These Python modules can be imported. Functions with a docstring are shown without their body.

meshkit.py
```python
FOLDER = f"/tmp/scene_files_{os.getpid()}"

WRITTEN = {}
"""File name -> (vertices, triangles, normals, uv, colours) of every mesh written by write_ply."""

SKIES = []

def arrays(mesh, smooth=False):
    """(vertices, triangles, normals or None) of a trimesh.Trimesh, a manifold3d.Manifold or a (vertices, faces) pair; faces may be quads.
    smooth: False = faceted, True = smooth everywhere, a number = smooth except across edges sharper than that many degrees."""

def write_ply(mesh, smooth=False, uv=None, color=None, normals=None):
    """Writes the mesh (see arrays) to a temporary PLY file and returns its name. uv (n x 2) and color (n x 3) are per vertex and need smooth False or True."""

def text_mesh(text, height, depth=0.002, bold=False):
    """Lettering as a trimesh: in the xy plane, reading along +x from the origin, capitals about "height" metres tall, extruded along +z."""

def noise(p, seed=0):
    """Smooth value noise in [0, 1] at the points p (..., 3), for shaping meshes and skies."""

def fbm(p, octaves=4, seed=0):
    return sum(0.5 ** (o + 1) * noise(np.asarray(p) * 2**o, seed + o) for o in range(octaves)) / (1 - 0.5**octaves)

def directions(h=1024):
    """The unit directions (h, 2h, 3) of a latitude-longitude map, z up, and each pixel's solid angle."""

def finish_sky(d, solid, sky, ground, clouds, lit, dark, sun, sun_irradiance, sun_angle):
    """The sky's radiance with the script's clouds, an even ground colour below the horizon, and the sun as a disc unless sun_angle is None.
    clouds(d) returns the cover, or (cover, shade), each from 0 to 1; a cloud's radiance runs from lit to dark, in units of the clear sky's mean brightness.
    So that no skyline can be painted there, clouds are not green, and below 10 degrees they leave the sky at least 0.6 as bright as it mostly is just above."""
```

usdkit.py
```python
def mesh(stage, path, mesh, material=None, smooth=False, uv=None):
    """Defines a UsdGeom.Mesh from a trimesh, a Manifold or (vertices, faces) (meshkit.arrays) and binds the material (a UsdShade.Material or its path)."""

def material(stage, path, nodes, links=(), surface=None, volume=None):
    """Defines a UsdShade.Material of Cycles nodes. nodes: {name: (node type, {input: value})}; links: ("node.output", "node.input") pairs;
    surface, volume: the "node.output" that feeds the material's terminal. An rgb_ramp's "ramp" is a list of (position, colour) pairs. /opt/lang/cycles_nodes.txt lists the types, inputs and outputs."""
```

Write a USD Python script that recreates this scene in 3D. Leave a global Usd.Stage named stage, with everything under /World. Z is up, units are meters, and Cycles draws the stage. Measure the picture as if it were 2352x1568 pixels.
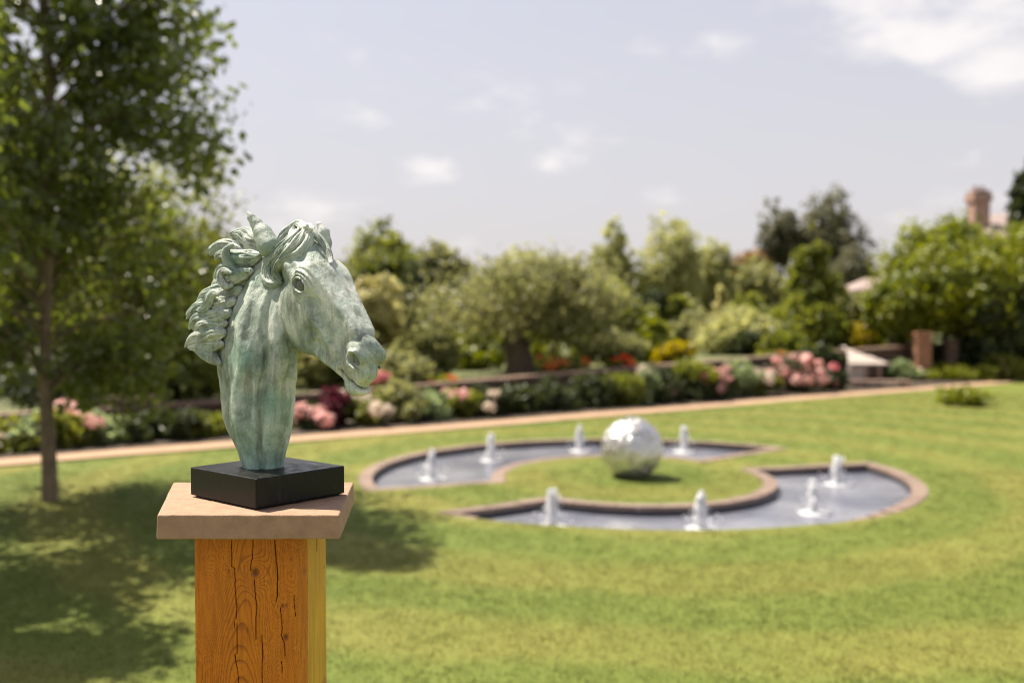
import math, random, numpy as np, trimesh, usdkit, meshkit
from pxr import Usd, UsdGeom, UsdLux, UsdShade, Gf, Sdf, Vt
from scipy.spatial import Delaunay
from shapely.geometry import Polygon, Point

stage = Usd.Stage.CreateInMemory()
UsdGeom.SetStageUpAxis(stage, "Z")
UsdGeom.Xform.Define(stage, "/World")

# ------------------------------------------------------------------ camera, sky, sun
cam = UsdGeom.Camera.Define(stage, "/World/camera")
cam.AddTranslateOp().Set((0, 0, 1.6))
cam.AddRotateXOp().Set(90 - math.degrees(math.atan(64 / 2286.7)))
cam.CreateFocalLengthAttr(35.0)
cam.CreateHorizontalApertureAttr(36.0)
cam.CreateFStopAttr(2.5)
cam.CreateFocusDistanceAttr(1.69)
cam.CreateExposureAttr(1.2)
SUN_EL, SUN_AZ = math.radians(60), math.radians(-57)        # azimuth from +y towards +x
SUN = np.array([math.cos(SUN_EL) * math.sin(SUN_AZ), math.cos(SUN_EL) * math.cos(SUN_AZ), math.sin(SUN_EL)])
sun = UsdLux.DistantLight.Define(stage, "/World/sun")
sun.CreateIntensityAttr(1.25)
sun.CreateNormalizeAttr(True)
sun.CreateAngleAttr(0.55)
sun.CreateColorAttr(Gf.Vec3f(1.0, 0.915, 0.78))
sun.AddOrientOp().Set(Gf.Quatf(Gf.Rotation(Gf.Vec3d(0, 0, 1), Gf.Vec3d(*map(float, SUN))).GetQuat()))
sky = UsdLux.DomeLight.Define(stage, "/World/sky")


def sky_material():
    n = {
        "tc": ("texture_coordinate", {}),
        "sky": ("sky_texture", {"sky_type": "single_scattering", "sun_disc": False, "sun_elevation": SUN_EL, "sun_rotation": SUN_AZ, "aerosol_density": 2.2, "air_density": 1.0, "ozone_density": 1.0}),
        "sz": ("separate_xyz", {}), "vf": ("map_range", {"from_min": 0.05, "from_max": 0.75, "to_min": 0.90, "to_max": 0.42, "clamp": True}),
        "veil": ("mix_color", {"b": (3.62, 3.38, 3.46)}),
        "map": ("mapping", {"scale": (1.0, 1.0, 2.3)}),
        "warp": ("noise_texture", {"scale": 3.1, "detail": 6.0, "roughness": 0.55}),
        "base": ("map_range", {"from_min": 0.50, "from_max": 0.74, "to_min": -0.25, "to_max": 0.36, "clamp": True}),
        "rough": ("noise_texture", {"scale": 11.0, "detail": 7.0, "roughness": 0.6}),
        "rgh": ("map_range", {"from_min": 0.25, "from_max": 0.75, "to_min": -0.50, "to_max": 0.50}),
        "sum0": ("math", {"math_type": "add"}),
        "cov": ("map_range", {"from_min": 0.02, "from_max": 0.80, "to_min": 0.0, "to_max": 0.85, "clamp": True, "range_type": "smoothstep"}),
        "cl": ("mix_color", {"b": (5.2, 4.95, 4.85)}),
        "bg": ("background_shader", {"strength": 0.088}),
    }
    L = [("tc.generated", "map.vector"), ("tc.generated", "sz.vector"), ("sz.z", "vf.value"), ("vf.result", "veil.fac"), ("map.vector", "warp.vector"), ("warp.fac", "base.value"), ("map.vector", "rough.vector"), ("rough.fac", "rgh.value"),
         ("base.result", "sum0.value1"), ("rgh.result", "sum0.value2"), ("sky.color", "veil.a"), ("veil.result", "cl.a"), ("cl.result", "bg.color")]
    last = "sum0.value"
    # cumulus: centre direction (from its place in the view), reach, weight
    for k, (px, py, reach, w) in enumerate(((2010, 30, .085, .85), (2120, 135, .055, .75), (2330, 60, .075, .65), (2290, 190, .05, .55), (1640, 100, .03, .5), (1510, 125, .03, .35), (2230, 355, .03, .45),
                                           (1255, 385, .034, .75), (990, 392, .035, .6), (670, 470, .06, .55), (880, 470, .05, .35), (480, 330, .07, .45), (1080, 560, .05, .25), (1510, 460, .035, .35), (720, 105, .04, .3))):
        d = np.array([(px - 1176.0) / 2286.7, 1.0, (720.0 - py) / 2286.7])
        d /= np.linalg.norm(d)
        d[2] *= 2.3
        n[f"d{k}"] = ("vector_math", {"math_type": "distance", "vector2": tuple(d)})
        n[f"m{k}"] = ("map_range", {"from_min": reach * 1.5, "from_max": 0.0, "to_min": 0.0, "to_max": w, "clamp": True})
        n[f"s{k}"] = ("math", {"math_type": "add"})
        L += [("map.vector", f"d{k}.vector1"), (f"d{k}.value", f"m{k}.value"), (last, f"s{k}.value1"), (f"m{k}.result", f"s{k}.value2")]
        last = f"s{k}.value"
    L += [(last, "cov.value"), ("cov.result", "cl.fac")]
    return usdkit.material(stage, "/World/Looks/sky", n, L, surface="bg.background")


UsdShade.MaterialBindingAPI.Apply(sky.GetPrim()).Bind(sky_material())
sky.GetPrim().SetCustomDataByKey("kind", "structure")

# ------------------------------------------------------------------ camera geometry used to lay the place out (display pixels of a 2352x1568 view)
FPX, CAMH, PITCH = 2286.7, 1.6, math.atan(64 / 2286.7)
CP, SP = math.cos(PITCH), math.sin(PITCH)


def ray(px, py):
    a, b = (px - 1176.0) / FPX, (784.0 - py) / FPX
    return np.array([a, CP + b * SP, -SP + b * CP])


def at_depth(px, py, y):
    """The point of the place seen at (px, py) that lies y metres in front of the camera."""
    d = ray(px, py)
    return np.array([0, 0, CAMH]) + d * (y / d[1])


def at_height(px, py, z=0.0):
    d = ray(px, py)
    return np.array([0, 0, CAMH]) + d * ((z - CAMH) / d[2])


def project(P):
    P = np.asarray(P, float)
    y, z = P[..., 1], P[..., 2] - CAMH
    d, u = y * CP - z * SP, y * SP + z * CP
    return np.stack([1176 + FPX * P[..., 0] / d, 784 - FPX * u / d], -1)


# ------------------------------------------------------------------ signed distance modelling
def surface_nets(V, origin, h):
    s = V < 0
    c = np.zeros(np.array(V.shape) - 1, np.uint8)
    offs = [(i, j, k) for i in (0, 1) for j in (0, 1) for k in (0, 1)]
    nx, ny, nz = c.shape
    for i, j, k in offs:
        c += s[i:i + nx, j:j + ny, k:k + nz]
    I, J, K = np.nonzero((c > 0) & (c < 8))
    index = np.full(c.shape, -1, np.int64)
    index[I, J, K] = np.arange(len(I))
    acc, cnt = np.zeros((len(I), 3)), np.zeros(len(I))
    for a in offs:
        for ax in range(3):
            if a[ax]:
                continue
            b = list(a); b[ax] = 1
            va, vb = V[I + a[0], J + a[1], K + a[2]], V[I + b[0], J + b[1], K + b[2]]
            m = (va < 0) != (vb < 0)
            t = va[m] / (va[m] - vb[m])
            p = np.tile(np.array(a, float), (m.sum(), 1)); p[:, ax] += t
            acc[m] += p; cnt[m] += 1
    verts = (np.stack([I, J, K], 1) + acc / cnt[:, None]) * h + origin
    quads = []
    for ax in range(3):
        u, v = [(1, 2), (2, 0), (0, 1)][ax]
        lo, hi = [slice(None)] * 3, [slice(None)] * 3
        lo[ax], hi[ax] = slice(0, -1), slice(1, None)
        sa, sb = s[tuple(lo)], s[tuple(hi)]
        E = np.argwhere(sa != sb)
        E = E[(E[:, u] > 0) & (E[:, v] > 0) & (E[:, u] < V.shape[u] - 1) & (E[:, v] < V.shape[v] - 1)]
        q = []
        for du, dv in ((1, 1), (0, 1), (0, 0), (1, 0)):
            e = E.copy(); e[:, u] -= du; e[:, v] -= dv
            q.append(index[e[:, 0], e[:, 1], e[:, 2]])
        q = np.stack(q, 1)
        flip = sb[tuple(E.T)]
        q[flip] = q[flip][:, ::-1]
        quads.append(q)
    q = np.vstack(quads)
    q = q[(q >= 0).all(1)]
    return verts, np.vstack([q[:, [0, 1, 2]], q[:, [0, 2, 3]]])


def smin(a, b, k):
    h = np.clip(0.5 + 0.5 * (b - a) / k, 0, 1)
    return b + (a - b) * h - k * h * (1 - h)


def smax(a, b, k):
    return -smin(-a, -b, k)


def s_ell(p, c, r):
    q = [(p[i] - c[i]) / r[i] for i in range(3)]
    k0 = np.sqrt(q[0]**2 + q[1]**2 + q[2]**2)
    k1 = np.sqrt((q[0] / r[0])**2 + (q[1] / r[1])**2 + (q[2] / r[2])**2)
    return k0 * (k0 - 1) / np.maximum(k1, 1e-6)


def s_cone(p, a, b, ra, rb):
    ab = [b[i] - a[i] for i in range(3)]
    L = sum(x * x for x in ab)
    t = np.clip(((p[0] - a[0]) * ab[0] + (p[1] - a[1]) * ab[1] + (p[2] - a[2]) * ab[2]) / L, 0, 1)
    return np.sqrt(sum((p[i] - a[i] - ab[i] * t)**2 for i in range(3))) - (ra + (rb - ra) * t)


def s_chain(p, pts, k=1.0):
    d = None
    for a, b in zip(pts[:-1], pts[1:]):
        e = s_cone(p, a[:3], b[:3], a[3], b[3])
        d = e if d is None else np.minimum(d, e)
    return d


def grid(lo, hi, h):
    ax = [np.arange(lo[i], hi[i] + h, h, dtype=np.float32) for i in range(3)]
    return np.meshgrid(*ax, indexing="ij"), np.array(lo, float)


PLINTH_TOP = 1.328
HEAD_PHI, HEAD_ALPHA, HEAD_UNIT = 0.7535, 0.8144, 0.003255
HEAD_O = np.array([-0.3672, 1.750, 1.7543])
HF = np.array([math.cos(HEAD_PHI), -math.sin(HEAD_PHI), 0.0])
HU = np.array([0, 0, 1.0])
HS = np.array([-math.sin(HEAD_PHI), -math.cos(HEAD_PHI), 0.0])
HL = HF * math.sin(HEAD_ALPHA) - HU * math.cos(HEAD_ALPHA)
HD = HF * math.cos(HEAD_ALPHA) + HU * math.sin(HEAD_ALPHA)
_c, _s = math.cos(0.01226), math.sin(0.01226)
HS, HD = HS * _c + HD * _s, HD * _c - HS * _s


def head_point(l, d, s):
    return HEAD_O + HEAD_UNIT * (l * HL + d * HD + s * HS)


NECK = np.array([  # display y, left x, right x, flatness (lateral / lengthwise)
    (1074, 553, 651, .85), (1060, 549, 653, .85), (1046, 546, 656, .82), (1005, 523, 669, .74), (966, 503, 676, .68), (930, 497, 680, .64), (892, 492, 682, .60), (843, 478, 686, .555),
    (788, 474, 688, .50), (711, 486, 684, .43), (646, 516, 688, .38), (598, 548, 690, .34), (565, 584, 694, .36), (540, 622, 696, .40), (524, 652, 690, .44), (516, 668, 682, .5)], float)


def neck_field(X, Y, Z):
    ys = NECK[:, 0]
    rows = []
    for y, l, r, fl in NECK:
        pl, pr = at_depth(l, y, 1.77), at_depth(r, y, 1.77)
        half, mid = (pr[0] - pl[0]) / 2, (pr + pl) / 2
        phi = np.interp(y, [540, 800, 1070], [HEAD_PHI, 0.70, 0.60])
        a = half / math.sqrt(math.cos(phi)**2 + (fl * math.sin(phi))**2)
        rows.append((mid[2], mid[0], 1.77 + np.interp(y, [540, 640, 1070], [0.030, 0.036, 0.0]), a, a * fl, phi))
    rows = np.array(rows)[np.argsort([r[0] for r in rows])]
    zz = Z[0, 0, :]
    cx, cy, a, b, phi = (np.interp(zz, rows[:, 0], rows[:, i]).astype(np.float32) for i in range(1, 6))
    for arr in (cx, cy, a, b):
        arr[:] = np.convolve(np.pad(arr, 6, mode="edge"), np.ones(13) / 13, "valid")
    fx, fy = np.cos(phi), -np.sin(phi)
    u = (X - cx) * fx + (Y - cy) * fy
    v = (X - cx) * -np.sin(phi) + (Y - cy) * -np.cos(phi)
    th = np.degrees(np.arctan2(v / b, u / a))
    hgt = np.clip((zz - PLINTH_TOP) / 0.3, 0, 1)

    def bump(t0, w):
        return np.exp(-((th - t0) / w)**2)

    wob = 5 * np.sin(zz * 23 + 1) + 3 * np.sin(zz * 57)
    m = 1 + 0.0 * th
    m += -0.19 * bump(45 + wob, 6) * np.clip(1.4 - hgt, .4, 1) + 0.16 * bump(80 + wob, 9) - 0.03 * bump(60 + wob, 7) + 0.05 * bump(24 + wob * .5, 10) + 0.03 * bump(58 - wob, 5) - 0.07 * bump(120 + wob * .5, 16)
    m += -0.075 * bump(4 + wob, 6) - 0.05 * bump(-48, 8) + 0.05 * bump(-68, 12)
    streak = meshkit.fbm(np.stack([u * 75, v * 75, 0 * u + zz * 9], -1), 3, 41) - .5
    return (np.sqrt((u / a)**2 + (v / b)**2) - m - .10 * streak) * np.minimum(a, b)


def head_field(q):
    """q: head coordinates (along the face, towards the brow, towards the viewer's side)."""
    d = s_ell(q, (20, -14, 0), (24, 15, 12))
    d = smin(d, s_ell(q, (32, -8.6, 0), (16, 8.4, 12)), 5)
    d = smin(d, s_cone(q, (36, -8.6, 0), (83, -11.0, 0), 8.4, 6.0), 5)
    d = smin(d, s_cone(q, (46, -19, 0), (86, -17, 0), 10.5, 7.6), 5)
    a = np.abs(q[2])
    m = (q[0], q[1], a)
    mc = (q[0], q[1], a - 0.12 * (q[1] + 29) + 0.10 * (q[0] - 41))
    d = smin(d, s_ell(mc, (41, -29, 6.5), (20.5, 19.0, 7.2)), 3.0)
    d = smin(d, s_cone(m, (56, -35.0, 4.5), (88, -26.0, 2.5), 4.2, 3.5), 5)
    d = smin(d, s_ell(q, (84.5, -16.0, 0), (8.2, 9.4, 6.4)), 4)
    d = smin(d, s_ell(q, (91, -30, 0), (5.6, 4.2, 5.6)), 3)
    d = smin(d, s_ell(q, (95, -27.5, 0), (4.2, 3.0, 5.0)), 2)
    d = smin(d, s_ell(q, (93.6, -19.5, 0), (4.0, 5.8, 5.8)), 3)
    d = smin(d, s_ell(m, (34, -7.4, 10.8), (8.5, 4.2, 4.4)), 3)        # brow over the eye socket
    d = smin(d, s_cone(m, (40, -14.5, 12.6), (18, -14, 11.5), 3.0, 2.4), 3)
    bx = [np.maximum(np.abs(q[0] - 48) - 28, 0), np.maximum(np.abs(q[1] - np.interp(q[0], [16, 32, 50, 72, 86], [-8.4, -6.4, -7.6, -9.0, -10.8])) - 3.6, 0), np.maximum(a - np.interp(q[0], [20, 34, 50, 66, 80], [9.0, 10.8, 8.2, 6.0, 4.6]), 0)]
    d = smin(d, np.sqrt(bx[0]**2 + bx[1]**2 + bx[2]**2) - 2.4, 1.6)
    d = smin(d, s_cone(m, (44, -18.5, 11.8), (64, -21, 8.6), 2.2, 1.4), 3)  # facial crest
    d = smin(d, s_cone(m, (70, -8, 4.2), (83, -8.4, 3.8), 2.6, 2.2), 3)     # nasal ridges
    d = smax(d, -s_ell(m, (20, -3.5, 11.5), (6, 3.5, 3.5)), 3)           # hollow above the eye
    d = smax(d, -s_ell(m, (68, -26, 13.0), (12, 7, 3.6)), 3)         # hollow in front of the cheek
    d = smax(d, -s_ell(m, (56, -12.5, 13.2), (13, 3.0, 3.2)), 3)
    d = smin(d, s_ell(m, (36, -11.5, 9.6), (8.6, 7.4, 5.4)), 2.5)
    d = smin(d, s_cone(q, (50, -26, 0), (84, -21, 0), 8.6, 7.0), 3)
    # lids, folds, veins and crest follow the surface of each side
    side = np.clip((a - 6.0) / 3.0, 0, 1)
    ex, ey = (q[0] - 36.2) * math.cos(.25) + (q[1] + 11.2) * math.sin(.25), -(q[0] - 36.2) * math.sin(.25) + (q[1] + 11.2) * math.cos(.25)
    er = np.sqrt((ex / 4.5)**2 + (ey / np.where(ey > 0, 3.2, 2.8))**2)
    upper = np.clip(ey / 2.0 + .3, 0, 1) * np.clip((9.5 - np.abs(ex)) / 3, 0, 1)
    lid = 1.5 * np.exp(-((er - 1.14) / .13)**2) - 0.8 * np.exp(-((er - 1.42) / .10)**2)
    lid += upper * (1.1 * np.exp(-((er - 1.66) / .13)**2) - .7 * np.exp(-((er - 1.92) / .10)**2) + 1.2 * np.exp(-((er - 2.18) / .18)**2) - .4 * np.exp(-((er - 2.5) / .12)**2) + .5 * np.exp(-((er - 2.8) / .2)**2))
    lid += (1 - upper) * .6 * np.exp(-((er - 1.62) / .12)**2) * (ey < 0)
    lid -= 2.4 / (1 + np.exp((er - .90) / .06))
    d = d - side * lid * (0.70 + .15 * upper)

    def line(pts, w, amp):
        best = None
        for p0, p1 in zip(pts[:-1], pts[1:]):
            e = s_cone((q[0], q[1], 0.0), (p0[0], p0[1], 0), (p1[0], p1[1], 0), 0, 0)
            best = e if best is None else np.minimum(best, e)
        return side * amp * np.exp(-(best / w)**2)

    d = d - line([(45, -15), (52, -19.5), (56.5, -23), (58.5, -28), (56, -31)], 1.0, .9) - line([(58, -27), (66, -22), (74, -21), (80, -18), (86, -19)], 1.0, .8)
    d = d - line([(43, -14), (50, -13), (62, -15), (72, -13)], 1.6, .5) - line([(45, -22), (50, -27), (52, -33)], 1.6, .4) + line([(62, -25), (70, -27), (78, -24)], 2.2, .8)
    d = smin(d, s_ell(m, (85.6, -11.5, 5.7), (6.8, 4.8, 3.3)), 2)
    rim = [(83.4, -16.2, 7.6, .8), (83.6, -12.4, 8.8, 1.1), (86.6, -9.6, 8.8, 1.2), (90.0, -9.9, 7.9, 1.0), (91.6, -12.6, 6.8, .9)]
    d = smin(d, s_chain(m, rim), 1.0)
    d = smax(d, -s_ell(m, (88.0, -13.6, 9.0), (3.8, 3.0, 5.6)), 0.8)
    d = smin(d, s_chain(m, [(83.6, -16.2, 8.6, .7), (87, -17.8, 9.0, .8), (91.5, -16.8, 8.2, .8)]), 0.8)
    # mouth: the slit follows the surface, cut as a thin wedge
    yc = np.interp(q[0], [78, 83, 90, 97, 101], [-24.0, -25.4, -26.0, -25.4, -24.6])
    slit = np.maximum(np.abs(q[1] - yc) - 0.42, 82.5 - q[0])
    skin = d + 1.7
    d = smax(d, -np.maximum(slit, -skin), 0.6)
    d = smin(d, s_ell(m, (80.8, -25.6, 6.6), (2.0, 2.6, 2.0)), 1.5)
    return d


def horse_body():
    h = 0.0021
    (X, Y, Z), o = grid((-0.585, 1.56, PLINTH_TOP - 0.012), (-0.195, 1.90, 1.80), h)
    d = neck_field(X, Y, Z)
    d = smax(d, Z - 1.752, 0.012)
    k0 = int((1.42 - o[2]) / h)
    Q = [X[:, :, k0:] - HEAD_O[0], Y[:, :, k0:] - HEAD_O[1], Z[:, :, k0:] - HEAD_O[2]]
    q = [sum(Q[i] * (B[i] / HEAD_UNIT) for i in range(3)).astype(np.float32) for B in (HL, HD, HS)]
    hd = head_field(q) * HEAD_UNIT
    d[:, :, k0:] = smin(d[:, :, k0:], hd, 0.0045)
    P = np.stack([X, Y, Z], -1)
    near = np.abs(d) < 0.012
    pn = P[near]
    d[near] += 0.0019 * (meshkit.fbm(pn * np.array([42., 42, 24]), 3, 5) - 0.5) + 0.0011 * (meshkit.fbm(pn * np.array([150., 150, 90]), 2, 9) - 0.5)
    return d, o, h


def relax(v, f, n):
    """Evens out the steps of a meshed field without shrinking it."""
    from scipy.sparse import coo_matrix
    i = np.concatenate([f[:, 0], f[:, 1], f[:, 2], f[:, 1], f[:, 2], f[:, 0]])
    j = np.concatenate([f[:, 1], f[:, 2], f[:, 0], f[:, 0], f[:, 1], f[:, 2]])
    A = coo_matrix((np.ones(len(i)), (i, j)), (len(v), len(v))).tocsr()
    A.data[:] = 1
    deg = np.maximum(np.asarray(A.sum(1)).ravel(), 1)[:, None]
    for k in range(n):
        v = v + 0.5 * (A @ v / deg - v)
        v = v - 0.52 * (A @ v / deg - v)
    return v


def field_hit(d, o, h, px, py, start=1.45, stop=1.98):
    """Where the line of sight through (px, py) meets the sculpture, or None."""
    from scipy.ndimage import map_coordinates
    ys = np.arange(start, stop, 0.001)
    P = np.array([0, 0, CAMH]) + ray(px, py)[None] * (ys / ray(px, py)[1])[:, None]
    v = map_coordinates(d, ((P - o) / h).T, order=1, mode="nearest")
    inside = ((P > o) & (P < o + h * (np.array(d.shape) - 1))).all(1)
    w = np.nonzero((v < 0) & inside)[0]
    return P[w[0]] if len(w) else None


def smooth_curve(pts, n):
    pts = np.asarray(pts, float)
    from scipy.interpolate import CubicSpline
    t = np.concatenate([[0], np.cumsum(np.linalg.norm(np.diff(pts[:, :3], axis=0), axis=1))])
    return CubicSpline(t / t[-1], pts)(np.linspace(0, 1, n))


def lock_mesh(pts, radii, seed, flat=0.62, ridges=7, n=44, m=56, out=np.array([0, -1.0, 0])):
    """A lock of modelled hair swept along a curve: flattened, with strands running along it."""
    r = np.random.default_rng(seed)
    c = smooth_curve(pts, n)
    rad = np.interp(np.linspace(0, 1, n), np.linspace(0, 1, len(radii)), radii)
    T = np.gradient(c, axis=0); T /= np.linalg.norm(T, axis=1, keepdims=True)
    A = out[None] - T * (T @ out)[:, None]; A /= np.linalg.norm(A, axis=1, keepdims=True)
    B = np.cross(T, A)
    th = np.linspace(0, 2 * np.pi, m, endpoint=False)
    t = np.linspace(0, 1, n)[:, None]
    tw = r.uniform(-1.2, 1.2)
    ph = r.uniform(0, 6.28)
    rg = 0.13 * np.abs(np.sin(ridges * 0.5 * (th[None] + tw * t + 0.35 * np.sin(5 * t + ph)) + ph)) ** 0.7 + 0.06 * np.sin((ridges * 2 + 1) * (th[None] + tw * t) + 3 * np.sin(7 * t + ph))
    prof = 0.9 + rg + 0.10 * np.sin(9 * t + ph) * np.sin(2 * th[None] + ph)
    prof += 0.10 * (meshkit.noise(np.stack([np.cos(th)[None] * 2.2 + 0 * t, np.sin(th)[None] * 2.2 + 0 * t, 9 * t + 0 * th[None]], -1) + seed * 3.1, seed) - .5)
    R = rad[:, None] * prof
    V = c[:, None] + (R * np.cos(th))[..., None] * A[:, None] * flat + (R * np.sin(th))[..., None] * B[:, None]
    V = V.reshape(-1, 3)
    i, j = np.meshgrid(np.arange(n - 1), np.arange(m), indexing="ij")
    a, b = i * m + j, i * m + (j + 1) % m
    F = np.stack([a, b, b + m, a + m], -1).reshape(-1, 4)
    F = np.vstack([F[:, [0, 1, 2]], F[:, [0, 2, 3]]])
    V = np.vstack([V, c[0] - T[0] * rad[0] * .5, c[-1] + T[-1] * rad[-1] * .5])
    e0, e1 = len(V) - 2, len(V) - 1
    k = np.arange(m)
    F = np.vstack([F, np.stack([np.full(m, e0), (k + 1) % m, k], 1), np.stack([np.full(m, e1), (n - 1) * m + k, (n - 1) * m + (k + 1) % m], 1)])
    return V, F


def lock_bundle(c, rad, seed, extra, **kw):
    """A lock with a few finer strands winding over it, as one mesh."""
    r = np.random.default_rng(seed + 7)
    out = [lock_mesh(c, rad, seed, **kw)]
    cc = smooth_curve(c, 9)
    rr = np.interp(np.linspace(0, 1, 9), np.linspace(0, 1, len(rad)), rad)
    T = np.gradient(cc, axis=0); T /= np.linalg.norm(T, axis=1, keepdims=True)
    o = kw.get("out", np.array([0, -1.0, 0]))
    A = o[None] - T * (T @ o)[:, None]; A /= np.linalg.norm(A, axis=1, keepdims=True)
    B = np.cross(T, A)
    for k in range(extra):
        a = r.uniform(-1.9, 1.9) + np.linspace(0, r.uniform(-1.3, 1.3), 9) + 0.25 * np.sin(np.linspace(0, 7, 9) + r.uniform(0, 6))
        q = cc + (rr * 0.92 * np.cos(a) * kw["flat"])[:, None] * A + (rr * 1.0 * np.sin(a))[:, None] * B
        q[-1] += T[-1] * rr[-1] * r.uniform(-.5, .7)
        w = rr.mean() * r.uniform(.16, .34)
        out.append(lock_mesh(q, w * np.array([.5, 1, 1.1, .9, .45]), seed * 10 + k, flat=.9, ridges=4, n=36, m=14, out=o))
    m = trimesh.util.concatenate([trimesh.Trimesh(v, f, process=False) for v, f in out])
    return m.vertices, m.faces


PXM = 1.77 / FPX
MANE = [  # display x, y, metres behind the neck's middle plane; radii in display pixels
    ([(598, 566, .035), (566, 546, .045), (545, 538, .055), (531, 540, .06)], [15, 21, 19, 10]),
    ([(596, 580, .045), (560, 574, .05), (520, 566, .055), (497, 566, .06), (480, 577, .06)], [13, 20, 17, 15, 9]),
    ([(588, 585, .015), (556, 592, .02), (528, 588, .03), (506, 583, .04), (492, 590, .05)], [10, 17, 16, 12, 6]),
    ([(524, 562, .03), (515, 584, .02), (524, 606, .02), (540, 622, .02), (556, 628, .02)], [6, 9, 10, 9, 5]),
    ([(578, 604, .03), (546, 612, .035), (520, 614, .04), (503, 626, .05), (493, 640, .055)], [12, 20, 20, 16, 8]),
    ([(566, 622, .01), (540, 634, .015), (520, 640, .02), (505, 636, .03)], [9, 15, 14, 7]),
    ([(553, 640, .03), (524, 650, .035), (502, 650, .05), (488, 660, .06)], [12, 19, 17, 8]),
    ([(520, 628, .01), (502, 640, .015), (512, 656, .01), (530, 652, .01)], [6, 9, 9, 5]),
    ([(543, 662, .025), (512, 672, .03), (484, 676, .04), (464, 684, .055), (455, 698, .06)], [12, 20, 20, 16, 8]),
    ([(528, 690, .02), (500, 700, .025), (470, 704, .04), (445, 712, .05), (430, 728, .055)], [12, 20, 20, 17, 9]),
    ([(492, 676, .01), (476, 690, .015), (468, 706, .02), (452, 712, .03)], [7, 11, 11, 7]),
    ([(518, 716, .015), (488, 724, .02), (460, 730, .035), (440, 742, .045), (436, 752, .05)], [11, 18, 18, 15, 8]),
    ([(508, 742, .01), (484, 742, .015), (462, 744, .02), (449, 756, .03), (452, 768, .03)], [9, 13, 13, 10, 5]),
    ([(506, 764, .01), (482, 768, .015), (456, 774, .03), (436, 784, .04), (428, 796, .045)], [11, 18, 18, 15, 8]),
    ([(500, 790, .01), (478, 794, .02), (452, 796, .03), (434, 796, .04)], [10, 17, 15, 8]),
    ([(494, 836, .01), (482, 820, .015), (462, 808, .025), (444, 800, .035)], [6, 12, 14, 8]),
    ([(600, 556, .06), (578, 556, .06), (556, 560, .06), (536, 568, .07)], [14, 20, 18, 12]),
    ([(560, 610, .055), (530, 632, .06), (505, 660, .065), (488, 690, .07)], [16, 24, 24, 16]),
    ([(520, 680, .045), (495, 712, .055), (472, 742, .06), (462, 780, .06)], [16, 24, 24, 16]),
]
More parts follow.
